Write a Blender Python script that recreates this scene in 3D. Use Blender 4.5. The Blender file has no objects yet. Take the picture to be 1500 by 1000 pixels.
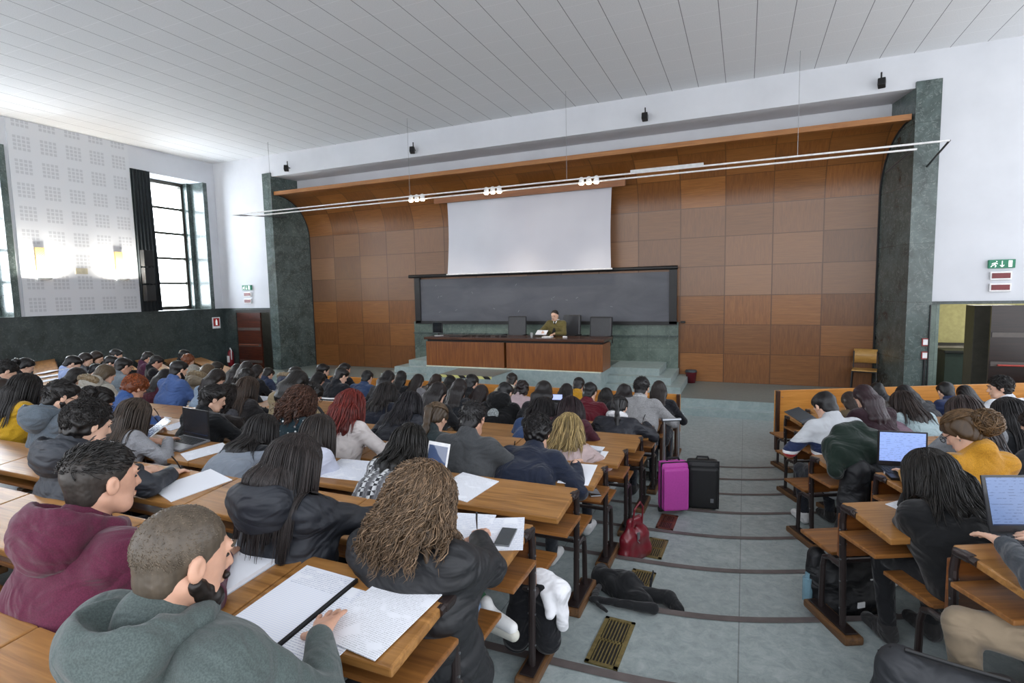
WORLD_S, EXPO = 1.32, 1.12
import bpy, math, random
import numpy as np
from mathutils import Vector, Matrix
random.seed(7); rng = np.random.default_rng(7)
scene = bpy.context.scene
COL = scene.collection
R = math.radians

# ------------------------------------------------------------------ helpers
def lin(h):
    if isinstance(h, str):
        h = h.lstrip('#'); c = [int(h[i:i+2], 16)/255 for i in (0, 2, 4)]
    else: c = list(h)
    return tuple(((x/12.92) if x <= .04045 else ((x+.055)/1.055)**2.4) for x in c)

_M = {}
def nodes(name):
    m = bpy.data.materials.new(name); m.use_nodes = True
    nt = m.node_tree; b = nt.nodes['Principled BSDF']
    return m, nt, b
def N(nt, t, **kw):
    n = nt.nodes.new(t)
    for k, v in kw.items():
        if k.startswith('i_'): n.inputs[k[2:].replace('_', ' ')].default_value = v
        else: setattr(n, k, v)
    return n
def mixc(nt, fac, a, b, mode='MIX'):
    n = nt.nodes.new('ShaderNodeMix'); n.data_type = 'RGBA'; n.blend_type = mode
    for s, v in ((0, fac), (6, a), (7, b)):
        if hasattr(v, 'is_output') or isinstance(v, bpy.types.NodeSocket): nt.links.new(v, n.inputs[s])
        elif s == 0: n.inputs[0].default_value = v
        else: n.inputs[s].default_value = (*v, 1)
    return n.outputs[2]
def ramp(nt, src, stops):
    n = nt.nodes.new('ShaderNodeValToRGB'); cr = n.color_ramp
    while len(cr.elements) < len(stops): cr.elements.new(.5)
    for e, (p, c) in zip(cr.elements, stops): e.position = p; e.color = (*c, 1)
    nt.links.new(src, n.inputs[0]); return n.outputs[0]
def coords(nt, kind='Object', scale=(1, 1, 1), rot=(0, 0, 0)):
    tc = nt.nodes.new('ShaderNodeTexCoord'); mp = nt.nodes.new('ShaderNodeMapping')
    mp.inputs['Scale'].default_value = scale; mp.inputs['Rotation'].default_value = rot
    nt.links.new(tc.outputs[kind], mp.inputs[0]); return mp.outputs[0]
def noise(nt, vec, scale, detail=4, rough=.55, dist=0):
    n = N(nt, 'ShaderNodeTexNoise'); n.inputs['Scale'].default_value = scale
    n.inputs['Detail'].default_value = detail; n.inputs['Roughness'].default_value = rough
    n.inputs['Distortion'].default_value = dist
    nt.links.new(vec, n.inputs['Vector']); return n.outputs[0]
def bump(nt, b, h, strength=.3, dist=.01):
    n = N(nt, 'ShaderNodeBump'); n.inputs['Strength'].default_value = strength; n.inputs['Distance'].default_value = dist
    nt.links.new(h, n.inputs['Height']); nt.links.new(n.outputs[0], b.inputs['Normal'])
def plain(name, col, rough=.6, metal=0, spec=.5, coat=0, var=.12, vs=12, emit=0, bmp=0, alpha=1):
    key = (name, str(col))
    if key in _M: return _M[key]
    m, nt, b = nodes(name); c = lin(col)
    v = noise(nt, coords(nt), vs, 3)
    o = ramp(nt, v, [(.3, tuple(x*(1-var) for x in c)), (.7, tuple(min(1, x*(1+var)) for x in c))])
    nt.links.new(o, b.inputs['Base Color'])
    b.inputs['Roughness'].default_value = rough; b.inputs['Metallic'].default_value = metal
    b.inputs['Specular IOR Level'].default_value = spec; b.inputs['Coat Weight'].default_value = coat
    if emit:
        b.inputs['Emission Color'].default_value = (*c, 1); b.inputs['Emission Strength'].default_value = emit
    if bmp: bump(nt, b, noise(nt, coords(nt), vs*4, 4), bmp, .004)
    _M[key] = m; return m
def wood(name, dark, light, axis='X', rough=.38, scale=3.2, coat=.15):
    if name in _M: return _M[name]
    m, nt, b = nodes(name)
    s = {'X': (.5, 9, 9), 'Y': (9, .5, 9), 'Z': (9, 9, .5)}[axis]
    v1 = noise(nt, coords(nt, 'Object', s), scale, 6, .6, 1.2); v2 = noise(nt, coords(nt, 'Object', (1, 1, 1)), 1.3, 2)
    a = ramp(nt, v1, [(.3, lin(dark)), (.7, lin(light))])
    c = mixc(nt, v2, a, mixc(nt, .35, a, (.62, .40, .2), 'MULTIPLY'))
    nt.links.new(c, b.inputs['Base Color']); b.inputs['Roughness'].default_value = rough
    b.inputs['Coat Weight'].default_value = coat; b.inputs['Coat Roughness'].default_value = .25
    bump(nt, b, v1, .12, .002); _M[name] = m; return m
def marble(name, c0, c1, c2, sc=1.0, rough=.22):
    if name in _M: return _M[name]
    m, nt, b = nodes(name); co = coords(nt, 'Object')
    n1 = noise(nt, co, 1.1*sc, 8, .65, 1.5); n2 = noise(nt, co, 5*sc, 8, .7, 2.2)
    base = ramp(nt, n1, [(.3, lin(c0)), (.62, lin(c1))])
    vein = ramp(nt, n2, [(.47, (0, 0, 0)), (.56, (0, 0, 0)), (.578, (.8, .8, .8)), (.59, (0, 0, 0)), (1, (.1, .1, .1))])
    blotch = ramp(nt, noise(nt, co, 2.6*sc, 6, .7, .8), [(.5, (0, 0, 0)), (.72, (.55, .55, .55))])
    c = mixc(nt, vein, base, lin(c2)); c = mixc(nt, blotch, c, lin(c1))
    # slab joints
    br = N(nt, 'ShaderNodeTexBrick'); br.offset = 0
    br.inputs['Scale'].default_value = 1; br.inputs['Mortar Size'].default_value = .004
    br.inputs['Brick Width'].default_value = 1.05; br.inputs['Row Height'].default_value = 1.05
    br.inputs['Color1'].default_value = (1, 1, 1, 1); br.inputs['Color2'].default_value = (.8, .8, .8, 1); br.inputs['Mortar'].default_value = (.3, .3, .3, 1)
    nt.links.new(coords(nt, 'Object', (1, 1, 1), (R(90), 0, 0)), br.inputs[0])
    c = mixc(nt, .7, c, br.outputs[0], 'MULTIPLY')
    nt.links.new(c, b.inputs['Base Color']); b.inputs['Roughness'].default_value = rough
    b.inputs['Coat Weight'].default_value = .1; _M[name] = m; return m

class MB:
    def __init__(s): s.v = []; s.f = []; s.uv = None
    def add(s, vs, fs):
        o = len(s.v); s.v += [tuple(map(float, p)) for p in vs]; s.f += [tuple(i+o for i in f) for f in fs]; return s
    def box(s, x0, x1, y0, y1, z0, z1, M=None):
        vs = [(x, y, z) for z in (z0, z1) for y in (y0, y1) for x in (x0, x1)]
        if M is not None: vs = [M @ Vector(p) for p in vs]
        return s.add(vs, [(0, 2, 3, 1), (4, 5, 7, 6), (0, 1, 5, 4), (2, 6, 7, 3), (0, 4, 6, 2), (1, 3, 7, 5)])
    def bbox(s, c, d, bev=.004, rot=None):
        """box with chamfered edges: centre c, size d, rotation Matrix"""
        bm = bmesh.new(); bmesh.ops.create_cube(bm, size=1)
        for v in bm.verts: v.co = Vector((v.co.x*d[0], v.co.y*d[1], v.co.z*d[2]))
        bmesh.ops.bevel(bm, geom=bm.edges[:], offset=min(bev, min(d)*.45), segments=2, affect='EDGES', profile=.6)
        M = Matrix.Translation(c) @ (rot.to_4x4() if rot is not None else Matrix())
        bm.verts.index_update()
        s.add([M @ v.co for v in bm.verts], [[v.index for v in f.verts] for f in bm.faces]); bm.free(); return s
    def prism(s, poly, z0, z1, M=None):
        n = len(poly); vs = [(p[0], p[1], z0) for p in poly]+[(p[0], p[1], z1) for p in poly]
        if M is not None: vs = [M @ Vector(p) for p in vs]
        fs = [tuple(range(n-1, -1, -1)), tuple(range(n, 2*n))]+[(i, (i+1) % n, n+(i+1) % n, n+i) for i in range(n)]
        return s.add(vs, fs)
    def tube(s, pts, r, n=8, cap=True):
        pts = [Vector(p) for p in pts]; rs = r if isinstance(r, (list, tuple)) else [r]*len(pts)
        o = len(s.v); up = Vector((0, 0, 1)); prev = None
        for i, p in enumerate(pts):
            t = ((pts[min(i+1, len(pts)-1)]-pts[max(i-1, 0)])).normalized()
            if prev is None:
                a = t.orthogonal().normalized()
            else:
                a = (prev - t*prev.dot(t)).normalized()
            prev = a; b = t.cross(a)
            for k in range(n):
                an = 2*math.pi*k/n; q = p+(a*math.cos(an)+b*math.sin(an))*rs[i]; s.v.append(tuple(q))
        for i in range(len(pts)-1):
            for k in range(n):
                s.f.append((o+i*n+k, o+i*n+(k+1) % n, o+(i+1)*n+(k+1) % n, o+(i+1)*n+k))
        if cap:
            s.f.append(tuple(o+k for k in range(n-1, -1, -1))); s.f.append(tuple(o+(len(pts)-1)*n+k for k in range(n)))
        return s
    def lathe(s, c, prof, n=20, M=None):
        o = len(s.v)
        for (r, z) in prof:
            for k in range(n):
                a = 2*math.pi*k/n; p = Vector((r*math.cos(a), r*math.sin(a), z))
                if M is not None: p = M @ p
                s.v.append(tuple(Vector(c)+p))
        for i in range(len(prof)-1):
            for k in range(n): s.f.append((o+i*n+k, o+i*n+(k+1) % n, o+(i+1)*n+(k+1) % n, o+(i+1)*n+k))
        s.f.append(tuple(o+k for k in range(n-1, -1, -1))); s.f.append(tuple(o+(len(prof)-1)*n+k for k in range(n)))
        return s
    def build(s, name, mat, parent=None, smooth=False, **kw):
        return mk(name, np.array(s.v, np.float32), s.f, mat, parent, smooth, **kw)
import bmesh
def mk(name, V, Fc, mat, parent=None, smooth=False, label=None, cat=None, group=None, kind=None, loc=None, rz=0, attr=None):
    me = bpy.data.meshes.new(name)
    if isinstance(Fc, np.ndarray):
        nf, k = Fc.shape
        me.vertices.add(len(V)); me.vertices.foreach_set('co', V.astype(np.float32).ravel())
        me.loops.add(nf*k); me.loops.foreach_set('vertex_index', Fc.astype(np.int32).ravel())
        me.polygons.add(nf); me.polygons.foreach_set('loop_start', np.arange(0, nf*k, k, dtype=np.int32))
        me.polygons.foreach_set('loop_total', np.full(nf, k, np.int32)); me.update(calc_edges=True)
    else:
        me.from_pydata([tuple(map(float, p)) for p in V], [], [tuple(f) for f in Fc]); me.update()
    if attr is not None:
        at = me.attributes.new('var', 'FLOAT', 'POINT'); at.data.foreach_set('value', attr.astype(np.float32))
    if mat is not None: me.materials.append(mat)
    if smooth: me.polygons.foreach_set('use_smooth', [True]*len(me.polygons))
    o = bpy.data.objects.new(name, me); COL.objects.link(o)
    if parent is not None: o.parent = parent
    if loc is not None: o.location = loc
    o.rotation_euler.z = rz
    tag(o, label, cat, group, kind); return o
def tag(o, label=None, cat=None, group=None, kind=None):
    if label: o['label'] = label
    if cat: o['category'] = cat
    if group: o['group'] = group
    if kind: o['kind'] = kind
    return o
def thing(name, label, cat, loc=(0, 0, 0), rz=0, group=None):
    o = bpy.data.objects.new(name, None); COL.objects.link(o); o.location = loc; o.rotation_euler.z = rz
    o.empty_display_size = .1
    return tag(o, label, cat, group)
def struct(name, mb, mat, **kw):
    return mb.build(name, mat, kind='structure', **kw)

# hall layout -----------------------------------------------------------
XL = -14.82          # left wall
CEIL = 6.45
DADO = 2.11
ANG = R(26)
EJ = lambda j: -9.571+.731*(j-1)          # y of step edge j
ZT = lambda j: .64-.081*(min(j, 9)-1)       # height of the tread that carries desk row j
BLK = {'C': (0., 0.), 'R': (-.085, ANG), 'L': (-8.815, -ANG)}
def blk(b, j, lx, ly, z=0):
    px, a = BLK[b]
    return (px+lx*math.cos(a)-ly*math.sin(a), EJ(j)+lx*math.sin(a)+ly*math.cos(a), ZT(j)+z)

# ------------------------------------------------------------------ materials
def mat_white():
    m, nt, b = nodes('white_plaster'); v = noise(nt, coords(nt), 1.2, 5)
    nt.links.new(ramp(nt, v, [(.3, lin('#c6c9cf')), (.7, lin('#d0d3d9'))]), b.inputs['Base Color']); b.inputs['Roughness'].default_value = .75
    return m
WHITE = mat_white()
MARB = marble('green_marble', '#323d3c', '#5a6866', '#a3ada9', 1.5, .24)
MARBD = marble('dark_green_marble', '#252f2f', '#434e4e', '#79837f', 1.6, .35)
MARBL = marble('light_green_marble', '#45554f', '#6d7d75', '#9aa79f', 1.4, .35)
def mat_floor():
    m, nt, b = nodes('linoleum'); co = coords(nt)
    n1 = noise(nt, co, 14, 8, .75, .5); n2 = noise(nt, co, .8, 3)
    c = ramp(nt, n1, [(.32, lin('#828d8c')), (.5, lin('#99a3a2')), (.7, lin('#afb6b5'))])
    c = mixc(nt, ramp(nt, n2, [(.35, (0, 0, 0)), (.7, (.35, .35, .35))]), c, lin('#7f8786'))
    br = N(nt, 'ShaderNodeTexBrick'); br.offset = 0; br.inputs['Mortar Size'].default_value = .0035; br.inputs['Scale'].default_value = 1
    br.inputs['Brick Width'].default_value = 1.3; br.inputs['Row Height'].default_value = 60
    br.inputs['Color1'].default_value = br.inputs['Color2'].default_value = (1, 1, 1, 1); br.inputs['Mortar'].default_value = (.55, .55, .55, 1)
    nt.links.new(coords(nt, 'Object'), br.inputs[0])
    c = mixc(nt, 1, c, br.outputs[0], 'MULTIPLY')
    nt.links.new(c, b.inputs['Base Color']); b.inputs['Roughness'].default_value = .42; b.inputs['Specular IOR Level'].default_value = .4
    return m
LINO = mat_floor()
def mat_step():
    m, nt, b = nodes('teal_step_covering'); n1 = noise(nt, coords(nt), 9, 8, .7, .5)
    nt.links.new(ramp(nt, n1, [(.32, lin('#8a9b9a')), (.68, lin('#a3b1b0'))]), b.inputs['Base Color']); b.inputs['Roughness'].default_value = .4
    return m
STEP = mat_step()
def mat_ceiling():
    m, nt, b = nodes('ceiling_tiles')
    br = N(nt, 'ShaderNodeTexBrick'); br.offset = 0; br.inputs['Scale'].default_value = 1
    br.inputs['Brick Width'].default_value = .511; br.inputs['Row Height'].default_value = 60; br.inputs['Mortar Size'].default_value = .006
    br.inputs['Color1'].default_value = br.inputs['Color2'].default_value = (0, 0, 0, 1); br.inputs['Mortar'].default_value = (1, 1, 1, 1)
    mp = coords(nt, 'Object'); nt.links.new(mp, br.inputs[0]); mp.node.inputs['Location'].default_value = (.419, 30, 0)
    b2 = N(nt, 'ShaderNodeTexBrick'); b2.offset = 0; b2.inputs['Scale'].default_value = 1
    b2.inputs['Brick Width'].default_value = 60; b2.inputs['Row Height'].default_value = .511; b2.inputs['Mortar Size'].default_value = .0035
    b2.inputs['Color1'].default_value = b2.inputs['Color2'].default_value = (0, 0, 0, 1); b2.inputs['Mortar'].default_value = (1, 1, 1, 1)
    mp2 = coords(nt, 'Object'); nt.links.new(mp2, b2.inputs[0]); mp2.node.inputs['Location'].default_value = (30, .02, 0)
    v = noise(nt, coords(nt), 60, 3); base = ramp(nt, v, [(.3, lin('#cfd2d5')), (.7, lin('#dadcdf'))])
    big = noise(nt, coords(nt, 'Object', (1.96, 1.96, 1)), .9, 1)
    c = mixc(nt, b2.outputs[0], base, lin('#e8eaee')); c = mixc(nt, br.outputs[0], c, lin('#7b7f84'))
    nt.links.new(c, b.inputs['Base Color']); b.inputs['Roughness'].default_value = .85; return m
CEILM = mat_ceiling()
def mat_parquet():
    """veneer squares, grain direction alternating, driven by the UV of the shell (1 unit = 1 square)"""
    m, nt, b = nodes('veneer_squares')
    tc = nt.nodes.new('ShaderNodeTexCoord')
    def grain(s):
        mp = nt.nodes.new('ShaderNodeMapping'); mp.inputs['Scale'].default_value = s; nt.links.new(tc.outputs['UV'], mp.inputs[0])
        return noise(nt, mp.outputs[0], 3.5, 7, .62, .8)
    gv, gh = grain((9, .6, 1)), grain((.6, 9, 1))
    ck = N(nt, 'ShaderNodeTexChecker'); ck.inputs['Scale'].default_value = 1; ck.inputs[1].default_value = (0, 0, 0, 1); ck.inputs[2].default_value = (1, 1, 1, 1)
    nt.links.new(tc.outputs['UV'], ck.inputs[0])
    g = mixc(nt, ck.outputs[0], gv, gh)
    c = ramp(nt, g, [(.25, lin('#764a22')), (.5, lin('#8f5c2c')), (.75, lin('#a26d39'))])
    c = mixc(nt, ck.outputs[0], mixc(nt, .5, c, (.74, .66, .58), 'MULTIPLY'), c)
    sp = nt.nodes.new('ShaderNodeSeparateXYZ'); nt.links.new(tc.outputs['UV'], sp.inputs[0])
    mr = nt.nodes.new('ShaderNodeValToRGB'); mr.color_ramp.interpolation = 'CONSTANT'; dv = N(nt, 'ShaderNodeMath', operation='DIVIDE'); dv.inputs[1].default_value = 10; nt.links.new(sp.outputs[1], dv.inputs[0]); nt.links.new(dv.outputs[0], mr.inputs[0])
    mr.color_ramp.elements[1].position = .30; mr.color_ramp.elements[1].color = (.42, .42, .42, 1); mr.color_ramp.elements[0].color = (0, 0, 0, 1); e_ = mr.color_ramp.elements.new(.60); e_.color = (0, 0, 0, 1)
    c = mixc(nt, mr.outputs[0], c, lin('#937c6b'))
    br = N(nt, 'ShaderNodeTexBrick'); br.offset = 0; br.inputs['Scale'].default_value = 1
    br.inputs['Brick Width'].default_value = 1; br.inputs['Row Height'].default_value = 1; br.inputs['Mortar Size'].default_value = .012; br.inputs['Bias'].default_value = .0
    br.inputs['Color1'].default_value = (.55, .53, .52, 1); br.inputs['Color2'].default_value = (1, 1, 1, 1); br.inputs['Mortar'].default_value = (.2, .17, .15, 1)
    nt.links.new(tc.outputs['UV'], br.inputs[0])
    c = mixc(nt, .75, c, br.outputs[0], 'MULTIPLY')
    nt.links.new(c, b.inputs['Base Color']); b.inputs['Roughness'].default_value = .36; b.inputs['Coat Weight'].default_value = .25; b.inputs['Coat Roughness'].default_value = .3
    bump(nt, b, g, .08, .002); return m
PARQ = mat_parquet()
DESK = wood('desk_wood', '#7d5528', '#b5844a', 'X', .42, 3.0, .12)
DESK2 = wood('desk_edge_wood', '#6a4422', '#9c6a36', 'X', .4)
PANEL = wood('bench_panel_wood', '#5d3416', '#8a5526', 'X', .4)
BASEW = wood('base_block_wood', '#4e3620', '#7a5733', 'Y', .55)
DARKW = wood('dark_wood', '#2e1a10', '#4a2b18', 'Z', .4)
DESKW = wood('lecture_desk_wood', '#6f3d1e', '#98602f', 'Z', .35)
DTOP = wood('lecture_desktop_wood', '#3d2519', '#5e3a27', 'X', .25)
LIPW = wood('lip_wood', '#8b5a30', '#b07b45', 'X', .4)
ORANGEW = wood('orange_ply', '#b5772f', '#d99a4c', 'X', .35)
TUBE = plain('dark_brown_enamel', '#2d2423', .35, .3, .5, .2)
BLACK = plain('black_plastic', '#151517', .45)
BLACKM = plain('matt_black', '#1b1c1f', .7)
METAL = plain('grey_metal', '#9a9da1', .35, .9)
WHITEM = plain('white_enamel', '#e9e9ea', .4)
BRASS = plain('brass', '#8b7c50', .4, .6, var=.25, vs=40)
PAPER = plain('white_paper', '#eceef2', .8, var=.02)

# ------------------------------------------------------------------ room shell
def yedge(j, x):
    """step edge j as a line over x: straight in the middle block, turned in the side blocks, rounded in the aisles"""
    f = lambda u: .488*(math.sqrt(u*u+.16)+u)/2
    return EJ(j)+f(x+.085)+f(-(x+8.815))
def floor_mesh():
    mb = MB(); xs = [XL-.2]+[x*.25 for x in range(-59, 27)]
    xs = sorted(set(xs))
    for j in range(9, -5, -1):           # tread j lies between edge j-1 (near) and edge j (far)
        z = ZT(j)
        for a, b_ in zip(xs[:-1], xs[1:]):
            y0a, y0b, y1a, y1b = yedge(j-1, a), yedge(j-1, b_), yedge(j, a), yedge(j, b_)
            if j == 9: continue
            i = len(mb.v)
            mb.v += [(a, y0a, z), (b_, y0b, z), (b_, y1b, z), (a, y1a, z), (a, y1a, ZT(j+1)), (b_, y1b, ZT(j+1))]
            mb.f += [(i, i+1, i+2, i+3), (i+3, i+2, i+5, i+4)]
    i = len(mb.v)
    for a, b_ in zip(xs[:-1], xs[1:]):
        i = len(mb.v); mb.v += [(a, yedge(8, a), 0), (b_, yedge(8, b_), 0), (b_, 1.2, 0), (a, 1.2, 0)]; mb.f.append((i, i+1, i+2, i+3))
    i = len(mb.v); mb.v += [(XL-.2, 1.2, 0), (6.5, 1.2, 0), (6.5, 6, 0), (XL-.2, 6, 0)]; mb.f.append((i, i+1, i+2, i+3))
    return mb
struct('floor', floor_mesh(), LINO)
NOSE = plain('nosing_strip', '#5d5553', .5, var=.2)
for k, j in enumerate(range(-2, 9)):
    mb = MB(); xs = [x*.1 for x in range(-146, 61)]
    top = ZT(j)
    for a, b_ in zip(xs[:-1], xs[1:]):
        ya, yb = yedge(j, a), yedge(j, b_); i = len(mb.v)
        mb.v += [(a, ya-.05, top+.004), (b_, yb-.05, top+.004), (b_, yb+.006, top+.004), (a, ya+.006, top+.004), (a, ya+.006, top-.03), (b_, yb+.006, top-.03)]
        mb.f += [(i, i+1, i+2, i+3), (i+3, i+2, i+5, i+4)]
    struct('trim_%d' % (k+20), mb, NOSE)
struct('ceiling', MB().box(XL-.3, 6.6, -14.5, 1.3, CEIL, CEIL+.15), CEILM)

# front wall: white upper parts, beam over the stage opening
mb = MB()
mb.box(XL-.3, -12.50, 0, .3, DADO, CEIL); mb.box(2.70, 6.6, 0, .3, DADO, CEIL)
mb.box(-12.50, 2.70, 0, .82, 5.85, CEIL)
mb.box(-12.45, 2.65, .82, 1.0, 5.2, 5.9)
struct('wall_front', mb, WHITE)
struct('trim_1', MB().box(XL, -12.82, -.03, .3, DADO-.05, DADO).box(3.03, 6.6, -.03, .3, DADO-.05, DADO), MARBD)
# marble pilasters with splayed cheeks that follow the shell
struct('trim_2', MB().prism([(-12.82, -.04), (-12.50, -.04), (-12.28, 1.2), (-12.82, 1.2)], 0, 5.95), MARB)
struct('trim_3', MB().prism([(2.70, -.04), (3.07, -.04), (3.07, 1.2), (2.44, 1.2)], 0, 5.95), MARB)
# lower front wall, left of the stage: marble strip, open double door leaf, dark lobby
mb = MB().box(XL-.3, -14.28, 0, .3, 0, DADO-.05)
struct('wall_front_lower', mb, MARBD)
mb = MB().box(-14.9, -12.82, 1.3, 1.4, 0, 2.3).box(-14.9, -14.8, .3, 1.4, 0, 2.3)
struct('wall_lobby_left', mb, plain('lobby_paint', '#5e5c50', .8))
struct('trim_4', MB().box(-14.28, -12.82, 0, .3, DADO-.14, DADO-.05).box(-12.94, -12.82, 0.05, .3, 0, DADO-.1), plain('dark_frame', '#22201d', .5))
def leaf(name, x0, x1, y, z0, z1, wm, bar_red):
    d = MB(); d.box(x0, x1, y, y+.045, z0, z1); o = d.build(name, wm, kind='structure')
    n = 4; h = (z1-z0)/n
    for i in range(1, n):
        MB().box(x0+.02, x1-.02, y-.012, y, z0+i*h-.04, z0+i*h+.04).build('rail', plain('door_strip', '#554f4b', .4), o)
    b = MB().tube([(x0+.1, y-.07, z0+1.0), (x1-.1, y-.07, z0+1.0)], .016).tube([(x0+.12, y, z0+1.0), (x0+.12, y-.07, z0+1.0)], .012).tube([(x1-.12, y, z0+1.0), (x1-.12, y-.07, z0+1.0)], .012)
    b.build('push_bar', plain('red_bar' if bar_red else 'brown_bar', '#a3372c' if bar_red else '#7a3a1e', .4), o)
    return o
leaf('door_1', -14.26, -13.3, .02, 0.0, DADO-.14, wood('reddish_door', '#2f140c', '#5c2b1a', 'X', .35), False)
leaf('door_2', 3.93, 4.95, -.02, 0.0, DADO-.08, wood('very_dark_door', '#140f0f', '#2a1c1a', 'X', .3), True)
# right-hand corridor seen through the open doorway
struct('trim_5', MB().box(3.07, 3.2, 0, .3, 0, DADO-.05), MARBL)
struct('wall_front_right_lower', MB().box(4.97, 6.6, 0, .3, 0, DADO-.05), MARBD)
YEL = plain('corridor_yellow', '#9c9668', .8); 
struct('wall_corridor', MB().box(2.9, 6.5, 3.6, 3.7, 1.02, 2.6).box(2.9, 3.0, 1.3, 3.6, 1.02, 2.6), YEL)
struct('wall_corridor_dado', MB().box(2.9, 6.5, 3.58, 3.7, .1, 1.0).box(2.9, 3.02, 1.3, 3.6, .0, 1.0), plain('corridor_dado', '#8a8376', .7))
struct('trim_6', MB().box(2.9, 6.5, 3.55, 3.7, 1.0, 1.05).box(2.9, 6.5, 3.56, 3.7, 0, .1), plain('dark_rail', '#2a2722', .6))
struct('ceiling_corridor', MB().box(2.9, 6.5, .3, 3.7, 2.6, 2.65), plain('corridor_ceiling', '#8f8d80', .8))
o = MB().bbox((4.28, 1.1, 1.0), (.62, .45, 2.0), .01).build('metal_locker', plain('grey_locker', '#4d4a42', .5), label='tall grey locker standing in the corridor by the dark door', cat='locker')
l_ = bpy.data.lights.new('corridor_lamp', 'AREA'); l_.shape = 'RECTANGLE'; l_.size = 1.2; l_.size_y = .3; l_.energy = 20; l_.color = (1, .97, .85)
o_ = bpy.data.objects.new('corridor_lamp', l_); COL.objects.link(o_); o_.location = (4.6, 2.2, 2.55)
b = thing('waste_bin', 'large dark green wheeled bin in the corridor beyond the right doorway', 'bin', (4.35, 3.05, 0))
MB().prism([(-.27, -.3), (.27, -.3), (.27, .3), (-.27, .3)], .06, .88).build('body', plain('bin_green', '#27352f', .5), b)
MB().bbox((0, 0, .92), (.6, .66, .07), .02).build('lid', plain('bin_lid', '#161a19', .5), b)
for sx in (-.2, .2): MB().tube([(sx-.03, .28, .08), (sx+.03, .28, .08)], .08, 14).build('wheel', BLACK, b)
o = MB().bbox((3.62, 3.5, 1.72), (.22, .04, .7), .006).build('notice_board', BLACK, label='small dark framed notice on the yellow corridor wall', cat='notice board')

# left wall: openings for two windows, marble dado, acoustic panel between them
WIN = [(-2.04, -.40), (-6.74, -5.22)]
mb = MB()
edges = [-14.5, WIN[1][0], WIN[1][1], WIN[0][0], WIN[0][1], 0.3]
for a, b_ in ((edges[0], edges[1]), (edges[2], edges[3]), (edges[4], edges[5])): mb.box(XL-.9, XL, a, b_, DADO, CEIL)
for a, b_ in WIN: mb.box(XL-.9, XL, a, b_, 5.83, CEIL)
struct('wall_left', mb, WHITE)
struct('wall_left_dado', MB().box(XL-.9, XL+.02, -14.5, .3, 0, DADO-.04), MARBD)
struct('trim_7', MB().box(XL-.9, XL+.06, -14.5, 0, DADO-.04, DADO), MARBD)
GLASSW = None
def window(n, a, b_):
    k = n*2+6
    struct('trim_%d' % k, MB().box(XL-.9, XL+.05, b_-.03, b_+.1, DADO, 5.83).box(XL-.9, XL-.5, b_-.14, b_-.03, DADO, 5.83), MARB)
    struct('trim_%d' % (k+1), MB().box(XL-.9, XL+.05, a-.45, a, DADO, 5.85), plain('black_green_stone', '#1b2426', .35))
    fr = MB(); xw = XL-.72; z0, z1 = 2.17, 5.78
    for yy in (a+.02, b_-.15): fr.box(xw-.03, xw+.04, yy-.05, yy+.05, z0, z1)
    for zz in (z0, z1): fr.box(xw-.03, xw+.04, a, b_-.1, zz-.05, zz+.05)
    f = fr.build('window_%d' % n, plain('dark_window_metal', '#4c4a43', .4, .4), kind='structure')
    for i in range(1, 5):
        zz = z0+(z1-z0)*i/5; MB().box(xw-.02, xw+.035, a, b_-.1, zz-.034, zz+.034).build('glazing_bar', plain('dark_window_metal', '#4c4a43', .4, .4), f)
    g, nt, b = nodes('window_glass'); b.inputs['Transmission Weight'].default_value = 1; b.inputs['Roughness'].default_value = .02; b.inputs['IOR'].default_value = 1.1; b.inputs['Base Color'].default_value = (.95, .98, 1, 1)
    MB().box(xw-.004, xw+.004, a, b_-.1, z0, z1).build('pane', g, f)
window(1, *WIN[0]); window(2, *WIN[1])
def mat_acoustic():
    m, nt, b = nodes('perforated_acoustic_tiles')
    def cells(w, mort, loc=(0, 0, 0)):
        br = N(nt, 'ShaderNodeTexBrick'); br.offset = 0; br.inputs['Scale'].default_value = 1
        br.inputs['Brick Width'].default_value = w; br.inputs['Row Height'].default_value = w; br.inputs['Mortar Size'].default_value = mort; br.inputs['Mortar Smooth'].default_value = .2
        br.inputs['Color1'].default_value = br.inputs['Color2'].default_value = (1, 1, 1, 1); br.inputs['Mortar'].default_value = (0, 0, 0, 1)
        tc = nt.nodes.new('ShaderNodeTexCoord'); sp = nt.nodes.new('ShaderNodeSeparateXYZ'); cb = nt.nodes.new('ShaderNodeCombineXYZ')
        nt.links.new(tc.outputs['Object'], sp.inputs[0]); nt.links.new(sp.outputs[1], cb.inputs[0]); nt.links.new(sp.outputs[2], cb.inputs[1])
        nt.links.new(cb.outputs[0], br.inputs[0]); return br.outputs[0]
    big = cells(.51, .085); sm = cells(.085, .013)
    k = mixc(nt, 1, big, sm, 'MULTIPLY')
    c = mixc(nt, k, lin('#cdd0d5'), lin('#b9bcc2'))
    nt.links.new(c, b.inputs['Base Color']); b.inputs['Roughness'].default_value = .7; return m
pn = MB().box(0, .03, 0, 2.55, 0, CEIL-DADO-.01).build('wall_acoustic_panel', mat_acoustic(), kind='structure', loc=(XL, -5.04, DADO))

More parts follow.
